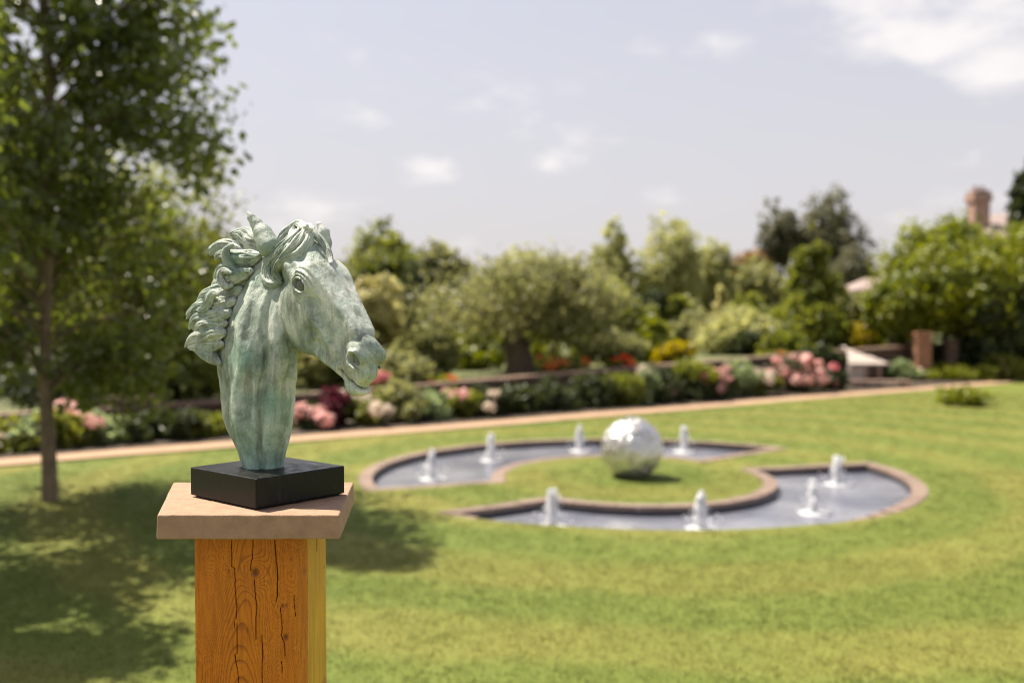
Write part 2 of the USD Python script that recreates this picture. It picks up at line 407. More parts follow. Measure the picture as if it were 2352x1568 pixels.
FORELOCK = [  # display x, y; lies on the head; radii in display pixels
    ([(690, 521), (674, 550), (652, 576), (630, 600)], [9, 14, 15, 9]),
    ([(684, 519), (660, 536), (640, 560), (622, 584)], [8, 12, 13, 8]),
    ([(704, 526), (690, 552), (668, 572), (650, 592)], [8, 12, 13, 8]),
    ([(688, 520), (664, 546), (640, 578), (620, 606), (612, 638)], [7, 10, 11, 10, 6]),
    ([(676, 519), (652, 542), (630, 572), (613, 602), (606, 632)], [6, 8, 9, 9, 5]),
    ([(698, 524), (692, 556), (664, 584), (640, 604), (632, 640)], [7, 11, 12, 10, 6]),
    ([(708, 528), (706, 560), (684, 586), (654, 598), (638, 624), (646, 644)], [7, 11, 12, 11, 9, 5]),
    ([(604, 626), (612, 646), (628, 652), (646, 646)], [5, 9, 10, 5]),
    ([(622, 604), (616, 624), (624, 640), (634, 632)], [4, 8, 8, 4]),
    ([(698, 524), (720, 540), (742, 560), (756, 586), (760, 604)], [7, 10, 10, 9, 4]),
    ([(694, 520), (712, 530), (730, 546), (744, 566)], [5, 7, 7, 4]),
    ([(660, 528), (672, 518), (690, 515), (706, 520)], [5, 8, 9, 6]),
    ([(684, 514), (676, 530), (664, 550), (660, 566)], [4, 6, 7, 4]),
    ([(716, 526), (708, 546), (702, 566), (690, 580)], [4, 6, 7, 4]),
]


def horse_parts():
    """[(part name, vertices, triangles)] of the sculpture in world coordinates."""
    d, o, h = horse_body()
    bv, bf = surface_nets(d, o, h)
    parts = [("head_and_neck", relax(bv, bf, 5), bf)]
    for k, (pts, rad) in enumerate(MANE):
        c = [at_depth(x, y, 1.77 + b) for x, y, b in pts]
        rad = [rad[0] * .6, *rad[1:]]
        c = np.array(c)
        c[:, 1] += 0.012
        c[0] += np.array([0.010, -0.014, 0.0])
        parts.append(("mane_lock", *lock_bundle(c, np.array(rad) * PXM, 100 + k, 11, flat=0.85, ridges=11, out=np.array([-.25, -1, .2]))))
    for k, (pts, rad) in enumerate(FORELOCK):
        c = []
        for x, y in pts:
            p = None
            for dx, dy in ((0, 0), (0, 6), (4, 10), (-6, 8), (0, 18), (0, 30), (-14, 14), (-28, 10)):
                p = field_hit(d, o, h, x + dx, y + dy)
                if p is not None:
                    break
            yy = p[1] - 0.004 if p is not None else 1.74
            c.append(at_depth(x, y, yy))
        c = np.array(c)
        c[1:-1, 1] = 0.5 * c[1:-1, 1] + 0.25 * (c[:-2, 1] + c[2:, 1])
        parts.append(("forelock_lock", *lock_bundle(c, np.array(rad) * PXM, 300 + k, 5, flat=0.75, ridges=8)))
    # ears
    for name, chain, carve in (
        ("ear", [(618, 566, 1.775, 27), (604, 536, 1.785, 21), (589, 514, 1.79, 14), (577, 500, 1.79, 8.5), (570, 489, 1.79, 4.0)], [(586, 528, 1.765, 4), (578, 508, 1.768, 6), (572, 494, 1.772, 3)]),
        ("ear", [(738, 582, 1.845, 24), (742, 558, 1.850, 20), (741, 534, 1.85, 16), (733, 516, 1.85, 7)], [(722, 560, 1.835, 9), (724, 540, 1.835, 9), (726, 524, 1.84, 5)])):
        C = [(*at_depth(x, y, dep), r * PXM) for x, y, dep, r in chain]
        K = [(*at_depth(x, y, dep), r * PXM) for x, y, dep, r in carve]
        A = np.array([c[:3] for c in C])
        (X, Y, Z), oo = grid(A.min(0) - 0.03, A.max(0) + 0.03, 0.0018)
        p = (X, Y, Z)
        f = None
        for a, b in zip(C[:-1], C[1:]):
            e = s_cone(p, a[:3], b[:3], a[3], b[3])
            f = e if f is None else smin(f, e, 0.004)
        f = smax(f, -s_chain(p, K), 0.002)
        f = f + 0.0016 * (meshkit.fbm(np.stack(p, -1) * 90, 2, 3) - .5)
        parts.append((name, *surface_nets(f, oo, 0.0018)))
    for sgn in (1, -1):
        e = trimesh.creation.icosphere(3, 5.0 * HEAD_UNIT)
        e.vertices *= 1.0
        e.apply_translation(head_point(36.2, -11.2, sgn * 10.8))
        parts.append(("eye", e.vertices, e.faces))
    return parts

# ------------------------------------------------------------------ prims and names
USED = {}
RNG = np.random.default_rng(11)


def numbered(path):
    n = USED.get(path, 0)
    USED[path] = n + 1
    return path if n == 0 else f"{path}_{n:03d}"


def put(parent, name, mesh, mat, smooth=False, color=None, **data):
    """One mesh prim under parent (a path)."""
    path = numbered(f"{parent}/{name}")
    m = usdkit.mesh(stage, path, mesh, mat, smooth=smooth)
    if color is not None:
        UsdGeom.PrimvarsAPI(m).CreatePrimvar("tone", Sdf.ValueTypeNames.Color3fArray, "vertex").Set(Vt.Vec3fArray.FromNumpy(np.asarray(color, np.float32)))
    for k, v in data.items():
        m.GetPrim().SetCustomDataByKey(k, v)
    return path


def thing(name, label, category, loc=(0, 0, 0), group=None):
    path = numbered(f"/World/{name}")
    x = UsdGeom.Xform.Define(stage, path)
    x.AddTranslateOp().Set(Gf.Vec3d(*map(float, loc)))
    p = x.GetPrim()
    p.SetCustomDataByKey("label", label)
    p.SetCustomDataByKey("category", category)
    if group:
        p.SetCustomDataByKey("group", group)
    return path


def box(lo, hi):
    lo, hi = np.asarray(lo, float), np.asarray(hi, float)
    b = trimesh.creation.box(hi - lo)
    b.apply_translation((lo + hi) / 2)
    return b


def tube(pts, radii, m=8):
    c = smooth_curve(pts, max(3, 3 * len(pts)))
    n = len(c)
    r = np.interp(np.linspace(0, 1, n), np.linspace(0, 1, len(radii)), radii)
    T = np.gradient(c, axis=0); T /= np.linalg.norm(T, axis=1, keepdims=True)
    ref = np.where(np.abs(T[:, 2:3]) > .9, np.array([[1.0, 0, 0]]), np.array([[0, 0, 1.0]]))
    A = np.cross(T, ref); A /= np.linalg.norm(A, axis=1, keepdims=True)
    B = np.cross(T, A)
    th = np.linspace(0, 2 * np.pi, m, endpoint=False)
    V = c[:, None] + r[:, None, None] * (np.cos(th)[None, :, None] * A[:, None] + np.sin(th)[None, :, None] * B[:, None])
    i, j = np.meshgrid(np.arange(n - 1), np.arange(m), indexing="ij")
    a, b = i * m + j, i * m + (j + 1) % m
    F = np.stack([a, a + m, b + m, b], -1).reshape(-1, 4)
    F = np.vstack([F[:, [0, 1, 2]], F[:, [0, 2, 3]]])
    return trimesh.Trimesh(V.reshape(-1, 3), F, process=False)


# ------------------------------------------------------------------ materials
LK = "/World/Looks/"


def mat(name, nodes, links=(), surface="p.BSDF"):
    return usdkit.material(stage, LK + name, nodes, links, surface=surface)


def plain(name, color, rough=.6, var=.25, scale=6.0, bump=0.0, bscale=60.0, **kw):
    """A colour that wanders a little, with fine relief."""
    c = np.array(color)
    n = {"g": ("geometry", {}), "t": ("noise_texture", {"scale": scale, "detail": 5.0, "roughness": .6}),
         "r": ("rgb_ramp", {"ramp": [(.25, tuple(c * (1 - var))), (.5, tuple(c)), (.75, tuple(np.minimum(c * (1 + var), .9)))]}),
         "p": ("principled_bsdf", {"roughness": rough, **kw})}
    L = [("g.position", "t.vector"), ("t.fac", "r.fac"), ("r.color", "p.base_color")]
    if bump:
        n["bt"] = ("noise_texture", {"scale": bscale, "detail": 4.0})
        n["b"] = ("bump", {"strength": 1.0, "distance": bump})
        L += [("g.position", "bt.vector"), ("bt.fac", "b.height"), ("b.normal", "p.normal")]
    return mat(name, n, L)


def leaf(name, lo, mid, hi, rough=.45, trans=.5, spec=.4, gain=1.65):
    n = {"g": ("geometry", {}), "nz": ("noise_texture", {"scale": 1.1, "detail": 2.0}),
         "ad": ("math", {"math_type": "multiply_add", "value2": .55}), "k": ("math", {"math_type": "multiply", "value2": .5}),
         "r": ("rgb_ramp", {"ramp": [(.18, tuple(min(.85, c * gain) for c in lo)), (.5, tuple(min(.85, c * gain) for c in mid)), (.82, tuple(min(.85, c * gain) for c in hi))]}),
         "p": ("principled_bsdf", {"roughness": rough, "specular_ior_level": spec}),
         "tr": ("translucent_bsdf", {}), "hs": ("hsv", {"hue": .492, "saturation": 1.1, "value": 1.7}),
         "m": ("mix_closure", {"fac": trans})}
    L = [("g.position", "nz.vector"), ("g.random_per_island", "ad.value1"), ("nz.fac", "k.value1"), ("k.value", "ad.value3"), ("ad.value", "r.fac"),
         ("r.color", "p.base_color"), ("r.color", "hs.color"), ("hs.color", "tr.color"), ("p.BSDF", "m.closure1"), ("tr.BSDF", "m.closure2")]
    return mat(name, n, L, "m.closure")


def lawn_material():
    n = {"g": ("geometry", {}), "sx": ("separate_xyz", {}),
         "ctr": ("vector_math", {"math_type": "distance", "vector2": (1.12, 9.95, 0.0)}),
         "w": ("noise_texture", {"scale": .35, "detail": 2.0}), "wm": ("math", {"math_type": "multiply_add", "value2": 1.1}),
         "sn": ("math", {"math_type": "multiply", "value2": 4.6}), "si": ("math", {"math_type": "sine"}),
         "st": ("map_range", {"from_min": -.6, "from_max": .6, "to_min": 0.0, "to_max": 1.0, "clamp": True, "range_type": "smoothstep"}),
         "big": ("noise_texture", {"scale": .8, "detail": 4.0, "roughness": .6}), "fine": ("noise_texture", {"scale": 24.0, "detail": 5.0, "roughness": .7}),
         "rb": ("rgb_ramp", {"ramp": [(.30, (.120, .138, .026)), (.50, (.142, .150, .030)), (.70, (.175, .165, .038))]}),
         "rs": ("mix_color", {"blend_type": "multiply", "fac": .65}), "sc": ("rgb_ramp", {"ramp": [(0, (.62, .82, .62)), (1, (1, 1, 1))]}),  # mowing stripes: the sheen of leaning blades put in as colour
         "rf": ("mix_color", {"blend_type": "multiply", "fac": .20}), "fc": ("rgb_ramp", {"ramp": [(.3, (.55, .58, .45)), (.7, (1.0, 1.0, 1.0))]}),
         "bm": ("bump", {"strength": .6, "distance": .008}), "p": ("principled_bsdf", {"roughness": .75, "specular_ior_level": .15})}
    L = [("g.position", "ctr.vector1"), ("g.position", "w.vector"), ("w.fac", "wm.value1"), ("ctr.value", "wm.value3"), ("wm.value", "sn.value1"), ("sn.value", "si.value1"), ("si.value", "st.value"),
         ("g.position", "big.vector"), ("g.position", "fine.vector"), ("big.fac", "rb.fac"), ("st.result", "sc.fac"), ("rb.color", "rs.a"), ("sc.color", "rs.b"),
         ("fine.fac", "fc.fac"), ("rs.result", "rf.a"), ("fc.color", "rf.b"), ("rf.result", "p.base_color"), ("fine.fac", "bm.height"), ("bm.normal", "p.normal")]
    return mat("lawn", n, L)


def bronze_material():
    n = {"g": ("geometry", {}),
         "n1": ("noise_texture", {"scale": 13.0, "detail": 5.0, "roughness": .65, "distortion": .6}),
         "n2": ("noise_texture", {"scale": 34.0, "detail": 6.0, "roughness": .7}),
         "st": ("mapping", {"scale": (46.0, 46.0, 9.0)}), "n3": ("noise_texture", {"scale": 1.0, "detail": 5.0, "roughness": .65}),
         "n4": ("noise_texture", {"scale": 330.0, "detail": 4.0, "roughness": .75}),
         "n5": ("noise_texture", {"scale": 8.0, "detail": 3.0}),
         "sx": ("separate_xyz", {}), "low": ("map_range", {"from_min": 1.33, "from_max": 1.43, "to_min": .75, "to_max": 0.0, "clamp": True}),
         "ra": ("rgb_ramp", {"ramp": [(.32, (.105, .140, .105)), (.44, (.250, .310, .252)), (.56, (.440, .480, .415)), (.70, (.62, .615, .565))]}),
         "teal": ("rgb_ramp", {"ramp": [(.52, (0, 0, 0)), (.70, (1, 1, 1))]}), "ta": ("math", {"math_type": "add"}),
         "mt": ("mix_color", {"b": (.130, .300, .220)}), "tf": ("math", {"math_type": "multiply", "value2": .75}),
         "gr": ("rgb_ramp", {"ramp": [(.48, (0, 0, 0)), (.62, (1, 1, 1))]}), "mg": ("mix_color", {"b": (.095, .095, .062)}), "gf": ("math", {"math_type": "multiply", "value2": .58}),
         "rust": ("rgb_ramp", {"ramp": [(.66, (0, 0, 0)), (.74, (1, 1, 1))]}), "mr": ("mix_color", {"b": (.30, .12, .04)}), "ru": ("math", {"math_type": "multiply", "value2": .55}),
         "sp": ("rgb_ramp", {"ramp": [(.33, (.40, .41, .34)), (.44, (1, 1, 1))]}), "ms": ("mix_color", {"blend_type": "multiply", "fac": .8}),
         "ed": ("map_range", {"from_min": .50, "from_max": .60, "to_min": 0.0, "to_max": .55, "clamp": True}), "me": ("mix_color", {"b": (.58, .58, .52)}),
         "b1": ("bump", {"strength": 1.0, "distance": .003}), "b2": ("bump", {"strength": .9, "distance": .0012}),
         "p": ("principled_bsdf", {"roughness": .56, "specular_ior_level": .45})}
    L = [(f"g.position", f"{k}.vector") for k in ("n1", "n2", "st", "n4", "n5", "sx")] + [("st.vector", "n3.vector"),
         ("n1.fac", "ra.fac"), ("n5.fac", "teal.fac"), ("sx.z", "low.value"), ("teal.color", "ta.value1"), ("low.result", "ta.value2"), ("ta.value", "tf.value1"), ("tf.value", "mt.fac"), ("ra.color", "mt.a"),
         ("n3.fac", "gr.fac"), ("gr.color", "gf.value1"), ("gf.value", "mg.fac"), ("mt.result", "mg.a"), ("n2.fac", "rust.fac"), ("rust.color", "ru.value1"), ("ru.value", "mr.fac"), ("mg.result", "mr.a"),
         ("n4.fac", "sp.fac"), ("mr.result", "ms.a"), ("sp.color", "ms.b"), ("g.pointiness", "ed.value"), ("ed.result", "me.fac"), ("ms.result", "me.a"), ("me.result", "p.base_color"),
         ("n3.fac", "b1.height"), ("n4.fac", "b2.height"), ("b1.normal", "b2.normal"), ("b2.normal", "p.normal")]
    return mat("bronze", n, L)


def wood_material():
    n = {"a": ("attribute", {"attribute": "tone"}), "g": ("geometry", {}), "mp": ("mapping", {"scale": (260.0, 260.0, 16.0)}), "f": ("noise_texture", {"scale": 1.0, "detail": 4.0, "roughness": .6}),
         "rf": ("rgb_ramp", {"ramp": [(.35, (.62, .55, .5)), (.6, (1, 1, 1))]}), "m": ("mix_color", {"blend_type": "multiply", "fac": .55}),
         "v": ("noise_texture", {"scale": 9.0, "detail": 3.0}), "rv": ("rgb_ramp", {"ramp": [(.3, (.78, .70, .62)), (.7, (1.0, 1.0, 1.0))]}), "m2": ("mix_color", {"blend_type": "multiply", "fac": .8}),
         "b": ("bump", {"strength": .6, "distance": .0006}), "p": ("principled_bsdf", {"roughness": .5, "specular_ior_level": .35})}
    L = [("g.position", "mp.vector"), ("mp.vector", "f.vector"), ("f.fac", "rf.fac"), ("a.color", "m.a"), ("rf.color", "m.b"), ("g.position", "v.vector"), ("v.fac", "rv.fac"), ("m.result", "m2.a"), ("rv.color", "m2.b"),
         ("m2.result", "p.base_color"), ("f.fac", "b.height"), ("b.normal", "p.normal")]
    return mat("oak", n, L)


def water_material():
    n = {"g": ("geometry", {}), "n": ("noise_texture", {"scale": 9.0, "detail": 4.0, "roughness": .6}), "n2": ("noise_texture", {"scale": 1.3, "detail": 3.0}),
         "r": ("rgb_ramp", {"ramp": [(.35, (.100, .105, .140)), (.65, (.200, .205, .230))]}), "b": ("bump", {"strength": .55, "distance": .02}),
         "p": ("principled_bsdf", {"roughness": .12, "ior": 1.33, "specular_ior_level": .6})}
    return mat("water", n, [("g.position", "n.vector"), ("g.position", "n2.vector"), ("n2.fac", "r.fac"), ("r.color", "p.base_color"), ("n.fac", "b.height"), ("b.normal", "p.normal")])


M = {
    "lawn": lawn_material(), "bronze": bronze_material(), "oak": wood_material(), "water": water_material(),
    "granite": None, "eye": plain("dark_bronze", (.085, .088, .066), .30, .3, 90),
    "sandstone": plain("sandstone", (.285, .170, .104), .85, .20, 40, .0012, 300),
    "coping": plain("coping_brick", (.185, .128, .096), .8, .22, 2.2, .003, 60),
    "liner": plain("pool_liner", (.018, .018, .026), .5, .3, 4),
    "path": plain("gravel_path", (.32, .205, .125), .9, .16, 3.0, .004, 70),
    "soil": plain("soil", (.045, .030, .018), .95, .3, 4, .02, 18),
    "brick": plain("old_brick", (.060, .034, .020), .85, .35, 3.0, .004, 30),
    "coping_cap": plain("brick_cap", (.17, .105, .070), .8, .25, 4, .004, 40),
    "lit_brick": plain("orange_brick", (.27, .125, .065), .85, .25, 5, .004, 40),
    "steel": mat("steel", {"g": ("geometry", {}), "n": ("noise_texture", {"scale": 46.0, "detail": 3.0}), "b": ("bump", {"strength": .5, "distance": .006}),
                           "p": ("principled_bsdf", {"base_color": (.64, .615, .58), "metallic": .9, "roughness": .31})}, [("g.position", "n.vector"), ("n.fac", "b.height"), ("b.normal", "p.normal")]),
    "dark_steel": plain("dark_steel", (.25, .24, .22), .5, .2, 20),
    "foam": mat("foam", {"p": ("principled_bsdf", {"base_color": (.86, .86, .87), "roughness": .45, "specular_ior_level": .4}), "t": ("transparent_bsdf", {}), "tr": ("translucent_bsdf", {"color": (.85, .85, .87)}),
                         "m0": ("mix_closure", {"fac": .4}), "m": ("mix_closure", {"fac": .28})}, [("p.BSDF", "m0.closure1"), ("tr.BSDF", "m0.closure2"), ("m0.closure", "m.closure1"), ("t.BSDF", "m.closure2")], "m.closure"),
    "bark": plain("bark", (.105, .078, .050), .9, .4, 14, .008, 40),
    "pale_bark": plain("birch_bark", (.135, .095, .052), .8, .45, 11, .006, 30),
    "white_timber": plain("white_timber", (.40, .335, .29), .7, .12, 10),
    "timber": plain("weathered_timber", (.20, .13, .095), .8, .25, 12, .002, 60),
    "roof_tile": plain("roof_tile", (.25, .19, .17), .85, .25, 2, .01, 20),
    "house_brick": plain("house_brick", (.27, .165, .125), .85, .2, 1.5, .004, 20),
    "window": plain("window_glass", (.03, .035, .04), .1, .2, 3),
    "meadow": plain("meadow", (.075, .085, .022), .9, .3, .5, .03, 6),
}
n = {"g": ("geometry", {}), "a": ("noise_texture", {"scale": 420.0, "detail": 2.0}), "r": ("rgb_ramp", {"ramp": [(.70, (.0050, .0046, .0042)), (.78, (.10, .095, .09))]}),
     "s": ("mapping", {"scale": (60.0, 60.0, 14.0)}), "c": ("noise_texture", {"scale": 1.0, "detail": 5.0}), "rr": ("map_range", {"from_min": .35, "from_max": .7, "to_min": .28, "to_max": .5}),
     "d": ("rgb_ramp", {"ramp": [(.60, (0, 0, 0)), (.85, (.03, .027, .022))]}), "x": ("mix_color", {"blend_type": "add", "fac": 1.0}), "p": ("principled_bsdf", {"specular_ior_level": .22})}
M["granite"] = mat("black_granite", n, [("g.position", "a.vector"), ("a.fac", "r.fac"), ("g.position", "s.vector"), ("s.vector", "c.vector"), ("c.fac", "rr.value"), ("c.fac", "d.fac"), ("r.color", "x.a"), ("d.color", "x.b"), ("x.result", "p.base_color"), ("rr.result", "p.roughness")])
LEAF = {
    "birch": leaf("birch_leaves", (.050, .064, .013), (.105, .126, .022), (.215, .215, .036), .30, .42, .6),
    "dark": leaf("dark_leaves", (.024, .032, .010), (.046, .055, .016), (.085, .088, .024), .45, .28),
    "conifer": leaf("conifer_leaves", (.055, .056, .028), (.100, .096, .044), (.165, .150, .070), .6, .35),
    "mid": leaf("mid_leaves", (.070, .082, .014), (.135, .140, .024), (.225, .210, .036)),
    "olive": leaf("olive_leaves", (.105, .108, .042), (.185, .183, .074), (.290, .280, .125)),
    "pale": leaf("pale_leaves", (.165, .170, .066), (.260, .256, .106), (.370, .350, .160)),
    "lime": leaf("lime_leaves", (.080, .095, .009), (.175, .180, .013), (.340, .310, .024), trans=.36),
    "yellow": leaf("yellow_leaves", (.160, .135, .012), (.260, .210, .014), (.340, .270, .030)),
    "cream": leaf("cream_leaves", (.330, .310, .130), (.480, .455, .220), (.620, .590, .330), gain=1.1),
    "copper": leaf("copper_leaves", (.100, .062, .016), (.150, .092, .024), (.210, .130, .034)),
    "purple": leaf("purple_leaves", (.050, .012, .016), (.085, .020, .024), (.130, .034, .036)),
    "sage": leaf("sage_leaves", (.120, .150, .070), (.190, .220, .110), (.280, .300, .170)),
    "pink": leaf("pink_petals", (.640, .380, .340), (.760, .520, .465), (.820, .650, .590), .6, .3, .2, 1),
    "rose": leaf("rose_petals", (.580, .200, .210), (.700, .320, .310), (.780, .440, .410), .6, .3, .2, 1),
    "white": leaf("white_petals", (.560, .470, .380), (.680, .600, .500), (.780, .720, .620), .6, .3, .2, 1),
    "red": leaf("red_petals", (.480, .035, .012), (.600, .060, .018), (.700, .120, .030), .6, .3, .2, 1),
    "orange": leaf("orange_petals", (.500, .150, .040), (.620, .240, .070), (.700, .340, .120), .6, .3, .2, 1),
}


# ------------------------------------------------------------------ the lie of the land
def wall_y(x):
    return 17.35 + 0.74 * x


def path_y(x):
    return 14.35 + 0.74 * x


def wall_top(x):
    return np.interp(x, [-12, -6, -3.2, 5.7, 9, 14], [.30, .34, .39, .70, .80, .9])


def terrain(x, y):
    """Height of the ground: the lawn is level, the terrace behind the wall stands higher and climbs gently."""
    b = y - wall_y(x)
    return np.where(b > 0, wall_top(x) - .12 + .016 * np.clip(b, 0, 120), 0.0)


POOL_C, POOL_R = np.array([1.22, 9.98]), np.array([2.60, 2.62])       # water's outer edge
ISLE_C, ISLE_R = np.array([1.17, 9.72]), np.array([1.38, 1.54])       # water's inner edge
COPE = 0.135


def arc(c, r, a0, a1, n):
    t = np.radians(np.linspace(a0, a1, n))
    return c + r * np.stack([np.cos(t), np.sin(t)], 1)


def pool_outline(a0, a1, b0, b1):
    outer = arc(POOL_C, POOL_R, a0, a1, int(abs(a1 - a0) / 4.6) + 2)
    inner = arc(ISLE_C, ISLE_R, b1, b0, int(abs(a1 - a0) / 8) + 2)
    def side(p, q):
        k = max(2, int(np.linalg.norm(q - p) / .24) + 1)
        return p + (q - p) * np.linspace(0, 1, k)[1:-1, None]
    return np.vstack([outer, side(outer[-1], inner[0]), inner, side(inner[-1], outer[0])])


POOLS = [pool_outline(44, 200, 49, 189), pool_outline(231, 372, 233, 376)]


def offset_outline(P, w):
    """The outline pushed outwards by w with mitred corners."""
    e0 = P - np.roll(P, 1, 0); e1 = np.roll(P, -1, 0) - P
    e0 /= np.linalg.norm(e0, axis=1, keepdims=True); e1 /= np.linalg.norm(e1, axis=1, keepdims=True)
    n0, n1 = np.stack([e0[:, 1], -e0[:, 0]], 1), np.stack([e1[:, 1], -e1[:, 0]], 1)
    b = n0 + n1; b /= np.linalg.norm(b, axis=1, keepdims=True)
    return P + b * np.minimum(w / np.maximum((b * n0).sum(1), .4), 2.2 * w)[:, None]


def lawn_lip(x, y):
    """Along the pools' near edge the turf has been mown to a raised lip."""
    dx, dy = x - POOL_C[0], y - POOL_C[1]
    a = np.degrees(np.arctan2(dy / POOL_R[1], dx / POOL_R[0]))
    r = np.hypot(dx / (POOL_R[0] + COPE), dy / (POOL_R[1] + COPE))
    near = np.clip(1 - np.abs(a + 88) / 46, 0, 1); near = near * near * (3 - 2 * near)
    return .022 * np.minimum(near * 1.6, 1) * np.clip(1 - np.abs(r - 1) / .30, 0, 1) * (r > .97)


def lawn_z(x, y):
    return lawn_lip(x, y) + .02 * (meshkit.noise(np.stack([x * .3, y * .5, 0 * x], -1), 4) - .5)


def build_ground():
    outs = [offset_outline(P, COPE + .004) for P in POOLS]
    polys = [Polygon(o) for o in outs]
    rings = []
    for o in outs:
        L = Polygon(o).exterior
        rings.append(np.array([L.interpolate(s).coords[0] for s in np.arange(0, L.length, .05)]))
    near = np.stack(np.meshgrid(np.arange(-8, 12, .16), np.arange(2.0, 27, .16)), -1).reshape(-1, 2)
    near += np.random.default_rng(5).uniform(-.05, .05, near.shape)
    from shapely import contains_xy, union_all
    fat = union_all([p.buffer(.06) for p in polys])
    near = near[~contains_xy(fat, near[:, 0], near[:, 1])]
    far = np.stack(np.meshgrid(np.arange(-60, 70, 2.5), np.arange(-60, 72, 2.5)), -1).reshape(-1, 2)
    far = far[(far[:, 0] < -8.5) | (far[:, 0] > 12.5) | (far[:, 1] < 1.5) | (far[:, 1] > 27.5)]
    pts = np.vstack([near, far] + rings)
    keep = pts[:, 1] < wall_y(pts[:, 0]) + .10
    edge = np.array([(x, wall_y(x) + .10) for x in np.arange(-60, 70, .5)])
    pts = np.vstack([pts[keep], edge])
    D = Delaunay(pts).simplices
    c = pts[D].mean(1)
    hole = np.zeros(len(D), bool)
    for p in polys:
        hole |= contains_xy(p, c[:, 0], c[:, 1])
    D = D[~hole & (c[:, 1] < wall_y(c[:, 0]) + .101)]
    v = np.column_stack([pts, lawn_z(pts[:, 0], pts[:, 1])])
    a, b, cc = v[D[:, 0]], v[D[:, 1]], v[D[:, 2]]
    down = np.cross(b - a, cc - a)[:, 2] < 0
    D[down] = D[down][:, ::-1]
    put("/World", "lawn", (v, D), M["lawn"], smooth=True, kind="structure")
    # the terrace and the land behind the wall
    xs = np.unique(np.concatenate([np.arange(-200, 260, 8.0), np.arange(-14, 24, 1.0)]))
    bs = np.array([.12, .6, 1.5, 3, 5, 8, 12, 18, 26, 36, 50, 80, 140, 240.0])
    X, Bk = np.meshgrid(xs, bs, indexing="ij")
    Y = wall_y(X) + Bk
    v = np.stack([X, Y, terrain(X, Y) - .03], -1).reshape(-1, 3)
    i, j = np.meshgrid(np.arange(len(xs) - 1), np.arange(len(bs) - 1), indexing="ij")
    a = (i * len(bs) + j).ravel()
    f = np.stack([a, a + len(bs), a + len(bs) + 1, a + 1], 1)
    put("/World", "terrace_ground", (v, f), M["meadow"], smooth=True, kind="structure")

    def strip(name, y0, y1, z, x0, x1, m, wob=0.0):
        xs = np.arange(x0, x1, .4)
        w = wob * (meshkit.noise(np.stack([xs * .9, 0 * xs, 0 * xs], -1), 8) - .5)
        lo, hi = np.column_stack([xs, y0(xs) + w, 0 * xs + z]), np.column_stack([xs, y1(xs) + w, 0 * xs + z])
        v = np.vstack([lo, hi]); k = np.arange(len(xs) - 1); nn = len(xs)
        put("/World", name, (v, np.stack([k, k + 1, k + nn + 1, k + nn], 1)), m, kind="structure")
    strip("garden_path", path_y, lambda x: path_y(x) + .66, .012, -14, 14.6, M["path"], .12)
    strip("flower_bed", lambda x: path_y(x) + .68, lambda x: wall_y(x) + .06, .016, -14, 30, M["soil"], .08)
    # the path's far end turns to run square to the view
    v = np.array([(11.6, 22.5, .008), (30, 22.9, .008), (30, 23.9, .008), (12.2, 23.6, .008)])
    put("/World", "garden_path", (v, np.array([[0, 1, 2, 3]])), M["path"], kind="structure")


def build_pools():
    for P, lab in zip(POOLS, ("curved pond beyond the silver sphere, four jets and dark water", "curved pond in front of the silver sphere, four jets in dark water")):
        t = thing("garden_pond", lab, "pond", (*P.mean(0), 0), "pair of curved ponds round the silver sphere")
        c = np.append(P.mean(0), 0)
        O = offset_outline(P, COPE)
        n = len(P)
        r = np.random.default_rng(n)
        for k in range(n):
            a, b = k, (k + 1) % n
            q = np.array([P[a], P[b], O[b], O[a]])
            m = q.mean(0)
            q = m + (q - m) * np.array([.985])
            a_ = math.degrees(math.atan2((m[1] - POOL_C[1]) / POOL_R[1], (m[0] - POOL_C[0]) / POOL_R[0]))
            far = np.hypot(*((m - POOL_C) / POOL_R)) > .98
            z1, z0 = .006 + r.uniform(-.003, .003) - (.056 * min(1, max(0, 1 - abs(a_ + 88) / 46) * 1.6) if far else 0), -.12
            v = np.vstack([np.column_stack([q, np.full(4, z0)]), np.column_stack([m + (q - m) * .97, np.full(4, z1)])]) - c
            f = np.array([[3, 2, 1, 0], [4, 5, 6, 7], [0, 1, 5, 4], [1, 2, 6, 5], [2, 3, 7, 6], [3, 0, 4, 7]])
            put(t, "coping_stone", (v, f), M["coping"])
        W = np.vstack([np.column_stack([P, np.full(n, -.03)]), np.column_stack([P, np.full(n, -.45)])]) - c
        k = np.arange(n); k2 = (k + 1) % n
        put(t, "basin_wall", (W, np.stack([k, k2, k2 + n, k + n], 1)[:, ::-1]), M["liner"])
        sh = Polygon(P)
        v, f = trimesh.creation.triangulate_polygon(sh, engine="earcut")
        put(t, "water", (np.column_stack([v, np.full(len(v), -.075)]) - c, f), M["water"])
        put(t, "basin_floor", (np.column_stack([v, np.full(len(v), -.44)]) - c, f), M["liner"])


